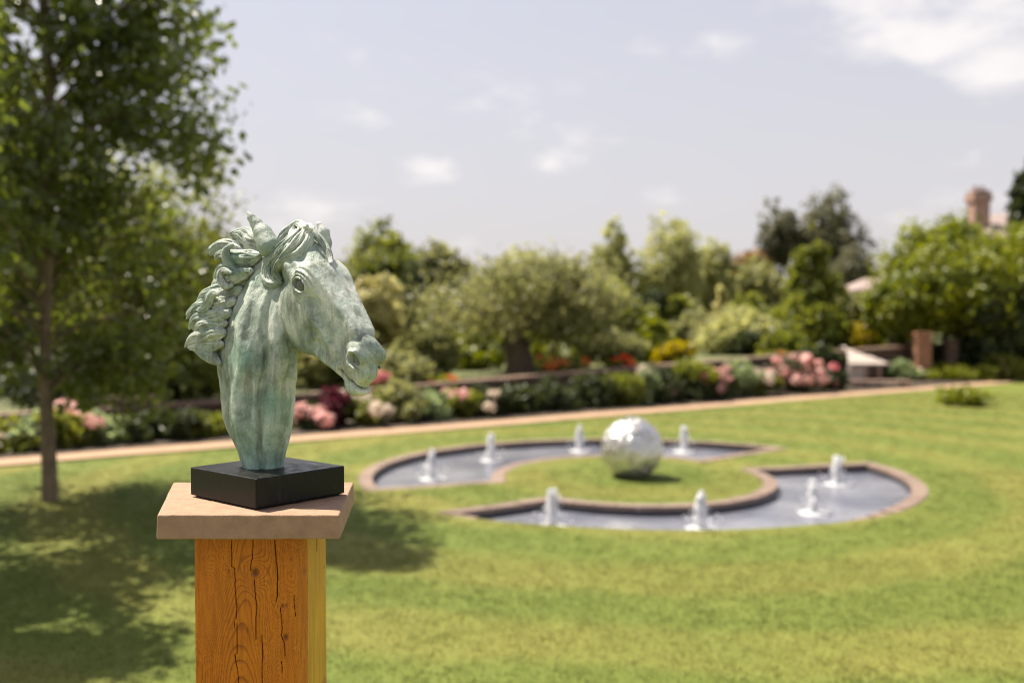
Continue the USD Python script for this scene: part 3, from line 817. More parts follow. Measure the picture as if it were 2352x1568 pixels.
def jet_mesh(h, r, seed):
    n, m = 26, 20
    t = np.linspace(0, 1, n)[:, None]; th = np.linspace(0, 2 * np.pi, m, endpoint=False)[None]
    rad = r * (1.08 - .16 * t + .35 * np.exp(-t / .05)) * np.where(t > .94, np.sqrt(np.maximum(1 - ((t - .94) / .06)**2, .05)), 1)
    p = np.stack([np.cos(th) * 2 + 0 * t, np.sin(th) * 2 + 0 * t, t * 9 + 0 * th], -1)
    rad = rad * (.55 + .90 * meshkit.fbm(p * 1.6 + seed * 7.3, 3, seed))
    v = np.stack([rad * np.cos(th), rad * np.sin(th), t * h + .02 * h * (meshkit.noise(p * 3, seed + 1) - .5)], -1).reshape(-1, 3)
    i, j = np.meshgrid(np.arange(n - 1), np.arange(m), indexing="ij")
    a, b = i * m + j, i * m + (j + 1) % m
    f = np.stack([a, b, b + m, a + m], -1).reshape(-1, 4)
    v = np.vstack([v, [[0, 0, h * 1.0]]]); top = (n - 1) * m + np.arange(m)
    tri = np.vstack([f[:, [0, 1, 2]], f[:, [0, 2, 3]], np.stack([top, np.roll(top, -1), np.full(m, len(v) - 1)], 1)])
    return v, tri


def splash_mesh(r, seed):
    n, m = 10, 36
    s = np.linspace(0.15, 1, n)[:, None]; th = np.linspace(0, 2 * np.pi, m, endpoint=False)[None]
    p = np.stack([np.cos(th) * s * 4, np.sin(th) * s * 4, 0 * s * th], -1)
    rad = r * s * (.8 + .5 * meshkit.fbm(np.stack([np.cos(th) * 1.5, np.sin(th) * 1.5, 0 * th], -1) + seed, 3, seed))
    z = .004 + .012 * (1 - s)**1.0 + .010 * (meshkit.fbm(p * 2 + seed, 3, seed) - .3) * (1 - s * .9)
    v = np.stack([rad * np.cos(th), rad * np.sin(th), np.maximum(z, .002)], -1).reshape(-1, 3)
    i, j = np.meshgrid(np.arange(n - 1), np.arange(m), indexing="ij")
    a, b = i * m + j, i * m + (j + 1) % m
    f = np.stack([a, a + m, b + m, b], -1).reshape(-1, 4)
    return v, f


def build_jets():
    where = [(992, 1100, 1033, "leftmost water jet, in the far pond's left end"), (1127, 1057, 997, "water jet in the far pond, second from the left end"), (1331, 1035, 978, "water jet in the far pond just left of the silver sphere"),
             (1571, 1037, 980, "water jet in the far pond just right of the silver sphere"), (1922, 1112, 1048, "rightmost water jet, near the right pond's back edge"), (1868, 1178, 1105, "water jet in the middle of the near pond's wide right end"),
             (1610, 1214, 1128, "water jet in the narrow middle of the near pond"), (1267, 1211, 1122, "water jet at the left tip of the near pond")]
    for k, (px, py, top, lab) in enumerate(where):
        p = at_height(px, py, -.075)
        h = (py - top) / FPX * p[1]
        t = thing("fountain_jet", "white foaming " + lab, "fountain jet", p, "white fountain jets in the ponds")
        put(t, "water_column", jet_mesh(h * .93, .035, 20 + k), M["foam"], smooth=True)
        put(t, "splash_ring", splash_mesh(.125, 50 + k), M["foam"], smooth=True)
        r = np.random.default_rng(k)
        dr = []
        for _ in range(150):          # the water tears into drops on its way up
            f = r.uniform(0, 1)**.8
            a, d = r.uniform(0, 6.28), abs(r.normal(0, .024)) * (1.25 - .35 * f)
            s = trimesh.creation.icosphere(1, 1.0)
            s.vertices = s.vertices * (r.uniform(.005, .013) * np.array([1, 1, r.uniform(1.2, 2.8)]))
            s.apply_translation((d * math.cos(a), d * math.sin(a), f * h * r.uniform(.96, 1.04))); dr.append(s)
        for _ in range(34):
            a, d = r.uniform(0, 6.28), r.uniform(.05, .17)
            s = trimesh.creation.icosphere(0, r.uniform(.004, .009)); s.apply_translation((d * math.cos(a), d * math.sin(a), r.uniform(.02, h * .8) * (1 - d * 4) + .03)); dr.append(s)
        put(t, "droplets", trimesh.util.concatenate(dr), M["foam"], kind="stuff")


def build_sphere():
    p = at_height(1452, 1096, 0); R = .298
    t = thing("sphere_sculpture", "large polished silver sphere of overlapping steel plates on the round lawn", "sculpture", (p[0], p[1] + .02, R - .015))
    core = trimesh.creation.icosphere(4, 1.0)
    def radius(u):
        dent = np.exp(-(((u - np.array([-.20, -.25, .95]) / np.linalg.norm([-.20, -.25, .95]))**2).sum(-1)) / .035)
        bulge = np.exp(-(((u - np.array([.12, -.2, .97]) / np.linalg.norm([.12, -.2, .97]))**2).sum(-1)) / .03)
        return R * (1 - .10 * dent + .07 * bulge + .03 * (meshkit.noise(u * 2.6 + 9, 3) - .5))
    core.vertices = core.vertices * (radius(core.vertices) * .965)[:, None]
    put(t, "core", core, M["dark_steel"], smooth=True)
    N = 290
    k = np.arange(N) + .5
    ph, th = np.arccos(1 - 2 * k / N), np.pi * (1 + 5**.5) * k
    U = np.stack([np.cos(th) * np.sin(ph), np.sin(th) * np.sin(ph), np.cos(ph)], 1)
    r = np.random.default_rng(3)
    for u in U:
        tilt = u + r.normal(0, .15, 3) + np.array([0, 0, .05]); tilt /= np.linalg.norm(tilt)
        a = np.cross(tilt, [.3, .2, 1]); a /= np.linalg.norm(a); b = np.cross(tilt, a)
        ro = r.uniform(0, 6.28)
        c = u * radius(u[None])[0] * r.uniform(.99, 1.012)
        s = R * .135 * r.uniform(.8, 1.2)
        ring = []
        for q in range(9):
            an = ro + q * 2 * np.pi / 9
            ring.append(c + s * (np.cos(an) * a * 1.15 + np.sin(an) * b * .85) - tilt * s * .16)
        v = np.vstack([[c + tilt * .004], ring, np.array(ring) - tilt * .004])
        f = [[0, 1 + q, 1 + (q + 1) % 9] for q in range(9)] + [[1 + q, 10 + q, 10 + (q + 1) % 9] for q in range(9)] + [[1 + q, 10 + (q + 1) % 9, 1 + (q + 1) % 9] for q in range(9)]
        put(t, "steel_plate", (v, np.array(f)), M["steel"], smooth=True)


# ------------------------------------------------------------------ sculpture and pedestal
def rounded_slab(quad, z0, z1, r=.004, dent=0.0, seed=0, cuts=5):
    """A block on a four-cornered plan with slightly softened, worn edges."""
    import manifold3d as m3
    cs = m3.CrossSection([np.asarray(quad, float)], m3.FillRule.EvenOdd).offset(-r, m3.JoinType.Miter).offset(r, m3.JoinType.Round, 2.0, 12)
    inner = m3.CrossSection([np.asarray(quad, float)], m3.FillRule.EvenOdd).offset(-r, m3.JoinType.Miter)
    def lay(c, z, h):
        return m3.Manifold.extrude(c, h).translate((0, 0, z))
    parts = [lay(cs, z0 + r, z1 - z0 - 2 * r)]
    for k in range(1, 4):
        a = k * math.pi / 8
        parts.append(lay(inner.offset(r * math.cos(a), m3.JoinType.Round, 2.0, 12), z0 + r - r * math.sin(a), z1 - z0 - 2 * r + 2 * r * math.sin(a)))
    parts.append(lay(inner.offset(.0004, m3.JoinType.Round, 2.0, 12), z0, z1 - z0))
    body = m3.Manifold.batch_hull(parts)
    body = body.refine_to_length(.012)
    m = body.to_mesh()
    v, f = np.array(m.vert_properties[:, :3]), np.array(m.tri_verts)
    if dent:
        v = v + dent * (np.stack([meshkit.fbm(v * 60 + s, 3, seed + s) for s in (1, 5, 9)], -1) - .5)
    return v, f


def build_sculpture():
    base = np.array([-.434, 1.770, PLINTH_TOP - .0528])
    t = thing("horse_head_sculpture", "verdigris bronze horse head bust on a black square block, facing right", "sculpture", base)
    for name, v, f in horse_parts():
        put(t, name, (np.asarray(v) - base, f), M["eye"] if name == "eye" else M["bronze"], smooth=True if name in ("head_and_neck", "eye", "ear") else 60)
    N, L, R_ = at_depth(588, 1101, 1.633), at_depth(437, 1072.5, 1.760), at_depth(791.5, 1070.8, 1.776)
    B = L + R_ - N
    quad = np.array([N[:2], R_[:2], B[:2], L[:2]]) - base[:2]
    put(t, "black_block", rounded_slab(quad, .0035, .0528, .0022), M["granite"], smooth=35)
    c = quad.mean(0)
    put(t, "block_foot", rounded_slab(c + (quad - c) * .93, .0, .0045, .0008), M["granite"], smooth=35)


def build_pedestal():
    zt = PLINTH_TOP - .0528
    FL, FR = at_depth(361.5, 1185, 1.600), at_depth(778.5, 1185, 1.600)
    BR, BL = at_depth(812, 1109, 1.910), at_depth(398, 1109, 1.910)
    quad = np.array([FL[:2], FR[:2], BR[:2], BL[:2]])
    c = np.array([-.432, 1.755])
    t = thing("pedestal", "square sandstone slab on a cracked orange oak post holding the horse head", "pedestal", (*c, 0))
    base = np.array([*c, 0])
    v, f = rounded_slab(quad - c, zt - .0395, zt, .0026, .0022, 2)
    v[:, :2] *= 1 + .012 * np.clip((zt - v[:, 2]) / .04, 0, 1)[:, None] * np.array([1, .3])
    put(t, "stone_slab", (v, f), M["sandstone"], smooth=40)
    # oak post: the front is a fine sheet with its splits cut in, the other faces are plain sheets
    y0, top = 1.672, zt - .0395
    x0, x1 = at_depth(447.5, 1400, y0)[0], at_depth(706.5, 1400, y0)[0]
    depth = .166
    to = lambda px, py: at_depth(px, py, y0)
    cz = lambda a, b: to(395 + a / 4.542, 1223 + b / 4.542)
    cracks = [[(620, 60), (622, 350), (655, 372), (660, 600), (676, 760), (668, 900)], [(655, 880), (655, 1000)], [(680, 940), (678, 1100), (682, 1255), (655, 1270), (690, 1480), (700, 1700)],
              [(845, 60), (840, 250), (822, 330), (822, 400)], [(855, 480), (872, 650), (886, 780), (872, 900), (876, 1115)], [(935, 1050), (948, 1250), (938, 1400), (942, 1700)],
              [(1070, 60), (1086, 280), (1100, 400), (1098, 660), (1086, 725)], [(1130, 775), (1150, 1000), (1140, 1070), (1172, 1150), (1180, 1310)], [(1140, 1330), (1150, 1460)], [(1270, 640), (1290, 900)]]
    width = [.45, .3, .4, .42, .42, .45, .75, .4, .3, .2]
    knots = [(868, 412, .0075, 1.0), (1185, 1085, .0055, .9), (1155, 760, .0035, .7), (1380, 400, .005, .5), (1245, 275, .0035, .5), (595, 400, .003, .5), (1190, 752, .0025, .6)]
    zb = .93
    xs, zs = np.arange(x0, x1 + .0005, .001), np.arange(zb, top + .0005, .001)
    xs[-1], zs[-1] = x1, top
    X, Z = np.meshgrid(xs, zs, indexing="ij")
    warp = .0016 * (meshkit.fbm(np.stack([X * 30, 0 * X, Z * 9], -1), 3, 2) - .5)
    xc = cz(760, 0)[0]
    P = 8.0 * ((X + warp * 5 - xc - .012 * np.sin(Z * 17)) / .048)**2 + (Z - zb) / .030 + 2.0 * meshkit.fbm(np.stack([X * 14, 0 * X, Z * 6], -1), 3, 12) + 16 * warp / .0016 * .06
    kn = np.zeros_like(X)
    for a, b, r, w in knots:
        q = cz(a, b)
        d = np.hypot(X - q[0], (Z - q[2]) / 1.25)
        P += 7.5 * w * np.exp(-(d / (r * 2.6))**2)
        kn = np.maximum(kn, w * np.clip(1.25 - d / r, 0, 1))
    fr = P - np.floor(P)
    late = np.where(fr > .62, (fr - .62) / .38, 0)**1.3 * np.clip((1 - fr) / .05, 0, 1)
    pores = meshkit.fbm(np.stack([X * 900, 0 * X, Z * 75], -1), 2, 31)
    pore = np.clip((pores - .60) / .12, 0, 1) * (.35 + .65 * late)
    deep = np.zeros_like(X)
    for c_, w in zip(cracks, width):
        q = np.array([cz(*p) for p in c_])
        cx = np.interp(Z, q[::-1, 2], q[::-1, 0], left=9, right=9) + .0007 * (meshkit.noise(np.stack([Z * 160, 0 * Z, 0 * Z], -1), 3) - .5)
        inside = (Z > q[:, 2].min()) & (Z < q[:, 2].max())
        ends = np.minimum(Z - q[:, 2].min(), q[:, 2].max() - Z)
        tw = np.clip(ends / .012, .15, 1) * (.7 + .6 * meshkit.noise(np.stack([Z * 45, 0 * Z + w * 9, 0 * Z], -1), 6))
        deep = np.maximum(deep, np.where(inside, np.clip(1.25 - np.abs(X - cx) / (.00062 * w * tw + .00032), 0, 1), 0))
    Y = y0 + .0038 * deep + .0010 * kn + .0005 * late + .0007 * (meshkit.fbm(np.stack([X * 40, 0 * X, Z * 8], -1), 3, 22) - .5)
    edge = np.minimum(X - x0, x1 - X)
    Y += np.where(edge < .002, (.002 - edge) * .8, 0)
    base_c, late_c, knot_c = np.array([.60, .190, .008]), np.array([.230, .055, .004]), np.array([.150, .040, .008])
    sap = np.clip((X - (x1 - .026)) / .024, 0, 1)[..., None] * .35
    col = base_c + (late_c - base_c) * np.clip(.9 * late, 0, 1)[..., None]
    col = col + (late_c * .7 - col) * (.6 * pore)[..., None]
    col = col + (knot_c - col) * np.clip(kn * 1.1, 0, 1)[..., None]
    col = col + (np.array([.5, .24, .045]) - col) * sap
    col = col + (np.array([.050, .019, .007]) - col) * np.clip(deep * 1.15, 0, 1)[..., None]
    def sheet(Xa, Ya, Za, flip=False):
        nx, nz = Xa.shape
        i, j = np.meshgrid(np.arange(nx - 1), np.arange(nz - 1), indexing="ij")
        a = (i * nz + j).ravel(); f = np.stack([a, a + nz, a + nz + 1, a + 1], 1)
        return np.stack([Xa, Ya, Za], -1).reshape(-1, 3), (f[:, ::-1] if flip else f)
    V, F = sheet(X, Y, Z)
    vs, fs, cs = [V], [F], [col.reshape(-1, 3)]
    # right-hand face, paler sapwood, with a slot and a small knot
    ys = np.linspace(y0 + .0016, y0 + depth, 120)
    Yr, Zr = np.meshgrid(ys, zs, indexing="ij")
    xr = x1 + .0006 * (meshkit.fbm(np.stack([0 * Yr, Yr * 40, Zr * 8], -1), 3, 44) - .5)
    slot = ((np.abs(Yr - (y0 + depth * .50)) < .0032) & (Zr > top - .056)).astype(float)
    bug = np.clip(1.3 - np.hypot(Yr - (y0 + depth * .90), (Zr - cz(1580, 590)[2])) / .0042, 0, 1)
    g = meshkit.fbm(np.stack([0 * Yr, Yr * 190, Zr * 7], -1), 3, 51)
    cr = np.array([.58, .315, .018]) * (1 - .22 * np.clip((g - .5) / .2, 0, 1))[..., None]
    cr = cr + (np.array([.10, .085, .06]) - cr) * np.clip(slot * .85 + bug, 0, 1)[..., None]
    V, F = sheet(xr - .006 * slot - .001 * bug, Yr, Zr)
    fs.append(F + len(vs[0])); vs.append(V); cs.append(cr.reshape(-1, 3))
    # left and back faces, and the length of the post down to the lawn
    o = sum(len(v) for v in vs)
    xl, xr_, yb = x0, x1, y0 + depth
    low = np.array([(xl, y0 + .0016, 0), (xr_, y0 + .0016, 0), (xr_, yb, 0), (xl, yb, 0)])
    mid = low + [0, 0, zb]; hi = low + [0, 0, top]
    vv = np.vstack([low, mid, hi])
    ff = np.array([[0, 1, 5, 4], [1, 2, 6, 5], [2, 3, 7, 6], [3, 0, 4, 7], [6, 7, 11, 10], [7, 4, 8, 11]])
    vs.append(vv); fs.append(ff + o); cs.append(np.tile([.42, .16, .02], (12, 1)))
    put(t, "oak_post", (np.vstack(vs) - base, np.vstack(fs)), M["oak"], smooth=False, color=np.vstack(cs))


# ------------------------------------------------------------------ plants
def leaves(points, out, size, rng, up=.35, aspect=.62):
    n = len(points)
    nrm = rng.normal(0, 1, (n, 3)) * .75 + out + np.array([0, 0, up])
    nrm /= np.linalg.norm(nrm, axis=1, keepdims=True)
    a = np.cross(nrm, rng.normal(0, 1, (n, 3))); a /= np.linalg.norm(a, axis=1, keepdims=True)
    b = np.cross(nrm, a)
    s = size * rng.uniform(.65, 1.25, (n, 1))
    bend = nrm * s * .12
    V = np.stack([points - a * s, points - b * s * aspect - bend, points + a * s, points + b * s * aspect - bend], 1).reshape(-1, 3)
    k = np.arange(n)[:, None] * 4
    return V, np.vstack([k + [0, 1, 2], k + [0, 2, 3]])


def crown_points(lumps, n, rng, per=14, spread=.15, gap=.42, freq=1.6):
    """Twig ends spread through the outer part of each lump; leaves gather round them. Noise opens gaps."""
    L = np.array(lumps, float)
    vol = (L[:, 3] * L[:, 4] * L[:, 5])**(2 / 3)
    m = max(8, int(n / per * 1.5))
    k = rng.choice(len(L), m, p=vol / vol.sum())
    u = rng.normal(0, 1, (m, 3)); u /= np.linalg.norm(u, axis=1, keepdims=True)
    rad = 1 - .55 * rng.uniform(0, 1, m)**1.7
    tw = L[k, :3] + u * L[k, 3:6] * rad[:, None]
    sc = 1.0 / np.maximum(L[:, 3].mean(), .2)
    keep = meshkit.fbm(tw * freq * sc + 3.7, 2, 17) > gap * rng.uniform(.85, 1.12, m)
    tw, u, k = tw[keep], u[keep], k[keep]
    tw, u, k = tw[:int(n / per)], u[:int(n / per)], k[:int(n / per)]
    p = np.repeat(tw, per, 0) + rng.normal(0, 1, (len(tw) * per, 3)) * spread * np.repeat(L[k, 3:4], per, 0)
    return p, np.repeat(u, per, 0)


def envelope_lumps(c, r, style, rng, count=13):
    c, r = np.array(c, float), np.array(r, float)
    out = []
    for k in range(count):
        if style == "cone":
            t = k / (count - 1)
            w = (1 - .80 * t) * rng.uniform(.75, 1.05)
            a = rng.uniform(0, 6.28)
            out.append((*(c + r * np.array([.35 * w * math.cos(a), .35 * w * math.sin(a), -.85 + 1.72 * t])), *(r * np.array([w * .72, w * .72, .26]))))
        elif style == "spread":
            a, d = rng.uniform(0, 6.28), rng.uniform(.25, .8)
            out.append((*(c + r * np.array([d * math.cos(a), d * math.sin(a), rng.uniform(-.45, .6) * (1.1 - d * .6)])), *(r * np.array([.40, .40, .30]) * rng.uniform(.8, 1.25))))
        elif style == "weep":
            a, d = rng.uniform(0, 6.28), rng.uniform(.1, .65)
            out.append((*(c + r * np.array([d * math.cos(a), d * math.sin(a), .55 - 1.05 * d + rng.uniform(-.15, .2)])), *(r * np.array([.36, .36, .50]) * rng.uniform(.8, 1.15))))
        else:
            u = rng.normal(0, 1, 3); u /= np.linalg.norm(u); u[2] = u[2] * .9
            d = rng.uniform(.35, .68)
            out.append((*(c + r * u * d), *(r * np.array([.46, .46, .42]) * rng.uniform(.75, 1.15))))
    if style not in ("cone",):
        out.append((*c, *(r * .55)))
    L = np.array(out)
    for ax in range(3):                    # the lumps together just fill the crown's extent
        lo, hi = (L[:, ax] - L[:, 3 + ax]).min(), (L[:, ax] + L[:, 3 + ax]).max()
        k = 2 * r[ax] / (hi - lo)
        L[:, ax] = c[ax] + (L[:, ax] - (lo + hi) / 2) * k
        L[:, 3 + ax] *= k
    return [tuple(x) for x in L]


def build_plant(name, label, cat, px, top, bot, hw, dep, lf, style="round", n=7000, size=None, ground=None, gap=.42, group=None, bark="bark", count=13, depth_r=None, fork=True):
    """A tree or shrub that stands dep metres away; its crown spans top..bot and px +- hw in display pixels."""
    rng = np.random.default_rng(abs(hash((px, top, hw))) % 100000 if False else int(px * 7 + top * 13 + hw * 3))
    a, b = at_depth(px, top, dep), at_depth(px, bot, dep)
    k = dep / FPX
    rx, rz = hw * k, (a[2] - b[2]) / 2
    c = (a + b) / 2
    g = float(terrain(c[0], dep)) if ground is None else ground
    base = np.array([c[0], dep, g - .03])
    t = thing(name, label, cat, base, group)
    lumps = envelope_lumps(c, (rx, depth_r or rx * .9, rz), style, rng, count)
    p, u = crown_points(lumps, n, rng, gap=gap)
    p = p[p[:, 2] > g + .01] if len(p) else p
    u = u[:len(p)]
    s = (size or max(.030, .0032 * dep)) * 1.15
    put(t, "crown" if cat == "tree" else "foliage", (lambda V, F: (V - base, F))(*leaves(p, u, s, rng)), LEAF[lf])
    th = max(.02, min(.16, rx * .075)) * (1.5 if name == "apple_tree" else 1)
    limbs = []
    if cat == "tree":
        z1 = c[2] - rz * .25
        lean = rng.normal(0, .06, 2) * rx
        limbs.append(tube([base, base + [lean[0] * .4, lean[1] * .4, (z1 - base[2]) * .5], [base[0] + lean[0], base[1] + lean[1], z1], [c[0], c[1], c[2] + rz * .55]], [th * 1.35, th, th * .8, th * .2]))
        j0 = np.array([base[0] + lean[0] * .6, base[1] + lean[1] * .6, base[2] + max(.12, (c[2] - rz * .62 - base[2]))])
        for l in lumps[:9]:
            e = np.array(l[:3])
            s0 = j0 + (0, 0, rng.uniform(0, rz * .4))
            limbs.append(tube([s0, s0 * .5 + e * .5 + [0, 0, rz * .06], e], [th * .6, th * .4, th * .12], 6))
        put(t, "trunk", (lambda m: (m.vertices - base, m.faces))(trimesh.util.concatenate(limbs)), M[bark], smooth=True)
    else:
        for l in lumps[:6]:
            e = np.array(l[:3])
            limbs.append(tube([base + [rng.normal(0, .03), rng.normal(0, .03), 0], (base + e) / 2 + rng.normal(0, .02, 3), e], [.012, .01, .005], 5))
        put(t, "stems", (lambda m: (m.vertices - base, m.faces))(trimesh.util.concatenate(limbs)), M["bark"], smooth=True)
    return t, base, lumps, rng


def flower_heads(t, base, lumps, rng, count, lf, r=.075, up=.4, name="flower_head"):
    """Rounded heads of small petals sitting on the outside of the bush, on the side that faces the light and the lawn."""
    done, guard = 0, 0
    while done < count and guard < 600:
        guard += 1
        l = lumps[rng.integers(len(lumps))]
        u = rng.normal(0, 1, 3); u /= np.linalg.norm(u)
        if u[2] < .05 or u[1] > .2:
            continue
        c = np.array(l[:3]) + u * np.array(l[3:6]) * 1.06
        if c[2] < .1:
            continue
        rr = r * rng.uniform(.75, 1.25)
        q = rng.normal(0, 1, (46, 3)); q /= np.linalg.norm(q, axis=1, keepdims=True)
        V, F = leaves(c + q * rr * np.array([1, 1, .8]), q * 2.2, rr * .42, rng, 0, .85)
        put(t, name, (V - base, F), LEAF[lf])
        done += 1


def build_birch(b, label, H, wide, first, seed, thin=.45):
    rng = np.random.default_rng(seed)
    t = thing("birch_tree", label, "tree", b)
    trunk = [b + (0, 0, -.05), b + (0, 0, .15), b + (-.03, 0, .18 * H), b + (.02, .05, .42 * H), b + (-.02, 0, .70 * H), b + (0, 0, H)]
    parts = [tube(trunk, [.070, .048, .044, .043, .028, .006], 10)]
    P, U = [], []
    tc = smooth_curve(trunk, 60)
    for k in range(150):
        h = first + (H - first) * (k / 150)**.9 + rng.uniform(-.1, .1)
        s = tc[min(59, int(h / H * 59))]
        R = wide * np.interp(h * 6.6 / H, [.8, 1.6, 2.6, 3.6, 4.6, 5.6, 6.6], [1.3, 1.5, 1.75, 1.55, 1.12, .62, .15]) * rng.uniform(.55, 1.08)
        az = rng.uniform(0, 6.28)
        d = np.array([math.cos(az), math.sin(az), 0])
        rise = .38 * R * rng.uniform(.5, 1.3)
        pts = [s, s + d * R * .45 + (0, 0, rise), s + d * R * .85 + (0, 0, rise * .9), s + d * R + (0, 0, rise * .9 - .25 * R * rng.uniform(.3, 1.5))]
        parts.append(tube(pts, [.016, .010, .006, .003], 5))
        c = smooth_curve(pts, 40)
        m = int(70 + 165 * min(R, 1.5))
        f = rng.uniform(.18, 1, m)**.8
        q = c[np.minimum((f * 39).astype(int), 39)]
        tw = np.clip(rng.normal(0, 1, (m, 3)), -1.7, 1.7) * np.array([.11, .11, .09]) * (.6 + .6 * min(R, 1.4))
        hang = -np.minimum(np.abs(rng.normal(0, .14, (m, 1))), .3) * np.array([[0, 0, 1]])
        P.append(q + tw + hang); U.append(tw / .2)
    P, U = np.vstack(P), np.vstack(U)
    gapn = meshkit.fbm(P * 1.7 + 5, 3, 3)
    k = gapn > thin
    put(t, "trunk", (lambda m: (m.vertices - b, m.faces))(trimesh.util.concatenate(parts)), M["pale_bark"], smooth=True)
    V, F = leaves(P[k], U[k], .047, rng, .2, .72)
    put(t, "crown", (V - b, F), LEAF["birch"])


def build_vegetation():
    T = build_plant
    T("shade_tree", "dark leafy tree behind the wall, just right of the birch trunk", "tree", 315, 320, 930, 255, 15.6, "mid", "round", 20000, gap=.36, count=20, size=.045)
    T("shade_tree", "tall dark tree at the left edge behind the birch", "tree", 20, 120, 920, 250, 18.0, "dark", "round", 15000, count=18, size=.055)
    T("garden_tree", "olive toned bushy tree left of the horse's mane", "tree", 485, 520, 900, 120, 18.0, "olive", "round", 7000)
    T("garden_tree", "upright fresh green tree right behind the horse's forehead", "tree", 850, 500, 800, 115, 27.0, "mid", "round", 8000, gap=.45)
    T("dogwood_tree", "cream variegated tree behind the horse's nose", "tree", 840, 635, 860, 105, 19.5, "cream", "spread", 7000, gap=.38)
    T("garden_tree", "yellowish green bushy tree below the horse's jaw", "tree", 760, 740, 900, 110, 17.6, "olive", "round", 5000, gap=.36)
    T("yew_tree", "narrow dark evergreen right of the cream tree", "tree", 925, 600, 890, 60, 23.0, "dark", "round", 6000, gap=.34)
    T("garden_tree", "greyish olive round tree in the gap right of the horse", "tree", 1030, 556, 760, 90, 33.0, "olive", "round", 7000, gap=.38)
    T("apple_tree", "wide spreading olive green tree with forked dark trunk above the wall", "tree", 1195, 590, 800, 265, 20.0, "olive", "spread", 17000, gap=.37, count=24, size=.05)
    T("background_shrub", "green shrub in the gap between the cream tree and the spreading tree", "shrub", 985, 740, 885, 75, 18.8, "olive", "round", 3600, gap=.3)
    T("background_shrub", "leafy green backdrop shrub behind the forked trunk", "shrub", 1160, 740, 860, 130, 24.0, "mid", "round", 5000, gap=.28)
    T("background_shrub", "olive backdrop shrub behind the two little dark trees", "shrub", 1520, 690, 850, 130, 34.0, "olive", "round", 5000, gap=.28)
    T("background_shrub", "mid green shrub behind the cream shrubs", "shrub", 1740, 680, 850, 110, 32.0, "mid", "round", 5000, gap=.28)
    T("background_shrub", "lime shrub between the hutch and the broad yellow green tree", "shrub", 2060, 720, 860, 60, 27.0, "lime", "round", 3600, gap=.3)
    T("background_shrub", "green shrub behind the wall, hidden for the most part by the horse's neck", "shrub", 575, 780, 900, 110, 16.4, "mid", "round", 4000, gap=.3)
    T("birch_sapling", "airy thin topped tree rising above the spreading tree", "tree", 1205, 555, 740, 75, 30.0, "pale", "round", 2200, gap=.46, size=.05)
    T("garden_tree", "dark olive tree filling in right of the spreading tree", "tree", 1400, 640, 850, 110, 23.5, "mid", "round", 7000, gap=.40)
    T("willow_tree", "shorter pale willow, left of the two tall ones", "tree", 1413, 500, 730, 62, 44.0, "pale", "weep", 5000, gap=.38, size=.10)
    T("willow_tree", "tallest pale willow in the background centre", "tree", 1535, 478, 730, 88, 44.0, "pale", "weep", 6500, gap=.38, size=.10)
    T("willow_tree", "low pale willow right of the tallest one", "tree", 1630, 545, 750, 68, 46.0, "pale", "weep", 5000, gap=.38, size=.10)
    T("copper_beech", "small brown leaved tree right of the willows", "tree", 1702, 572, 690, 72, 52.0, "copper", "round", 4000, gap=.33, size=.11)
    T("holm_oak", "dark round evergreen, smaller one on the far skyline", "tree", 1797, 452, 650, 60, 54.0, "conifer", "round", 5000, gap=.3, size=.11)
    T("holm_oak", "tallest dark round evergreen on the far skyline", "tree", 1908, 415, 680, 90, 54.0, "conifer", "round", 8000, gap=.3, size=.11)
    T("holm_oak", "low dark evergreen beside the tallest dark tree", "tree", 1962, 560, 700, 70, 50.0, "conifer", "round", 4000, gap=.3, size=.10)
    T("maple_tree", "fresh mid green tree, tall and pointed, right of centre", "tree", 1838, 515, 860, 120, 26.0, "mid", "cone", 13000, gap=.40, count=18, size=.07)
    T("garden_tree", "olive shrubby tree between the pointed tree and yellow tree", "tree", 1955, 655, 800, 75, 28.0, "olive", "round", 5000)
    T("catalpa_tree", "broad yellow green tree with deep shade beneath at right", "tree", 2215, 492, 800, 215, 25.5, "lime", "round", 20000, gap=.38, count=26, size=.085)
    T("catalpa_tree", "low lime green tree left of the brick pier", "tree", 2050, 640, 800, 75, 25.0, "lime", "round", 6000, gap=.38, size=.07)
    T("shade_tree", "dark shaded tree in the lower right of the broad yellow green one", "tree", 2285, 610, 845, 105, 24.6, "dark", "round", 9000, gap=.28, size=.06)  # added dark crown, stands in for the broad tree's own shaded side
    T("pine_tree", "tall dark conifer at the right edge", "tree", 2365, 325, 800, 110, 34.0, "dark", "cone", 15000, gap=.28, size=.10)
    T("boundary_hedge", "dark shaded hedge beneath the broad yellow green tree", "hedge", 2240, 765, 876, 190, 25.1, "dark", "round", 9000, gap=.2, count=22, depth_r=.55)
    T("boundary_hedge", "dark hedge behind the small roofed hutch", "hedge", 1885, 800, 890, 50, 22.3, "dark", "round", 6000, gap=.25, count=16, depth_r=.35, ground=0.0)
    T("conical_yew", "little dark clipped tree, left one of two before the willows", "shrub", 1500, 662, 745, 30, 31.0, "dark", "round", 2500, gap=.25, ground=None)
    T("conical_yew", "little dark clipped tree, right one of two before the willows", "shrub", 1556, 680, 765, 38, 31.0, "mid", "round", 2500, gap=.3)
    T("variegated_shrub", "pale cream shrub with spire left of the pointed tree", "shrub", 1660, 655, 830, 45, 27.5, "cream", "cone", 3600, gap=.36)
    T("variegated_shrub", "wide cream green shrub behind the wall, centre right", "shrub", 1690, 700, 830, 95, 25.0, "pale", "round", 6000, gap=.38)
    T("dark_shrub", "dark green bush in front of the wide cream shrub", "shrub", 1720, 760, 830, 45, 24.2, "dark", "round", 2500, gap=.3)
    T("golden_shrub", "bright golden yellow shrub just above the wall", "shrub", 1550, 785, 840, 48, 21.5, "yellow", "round", 2600, gap=.33)
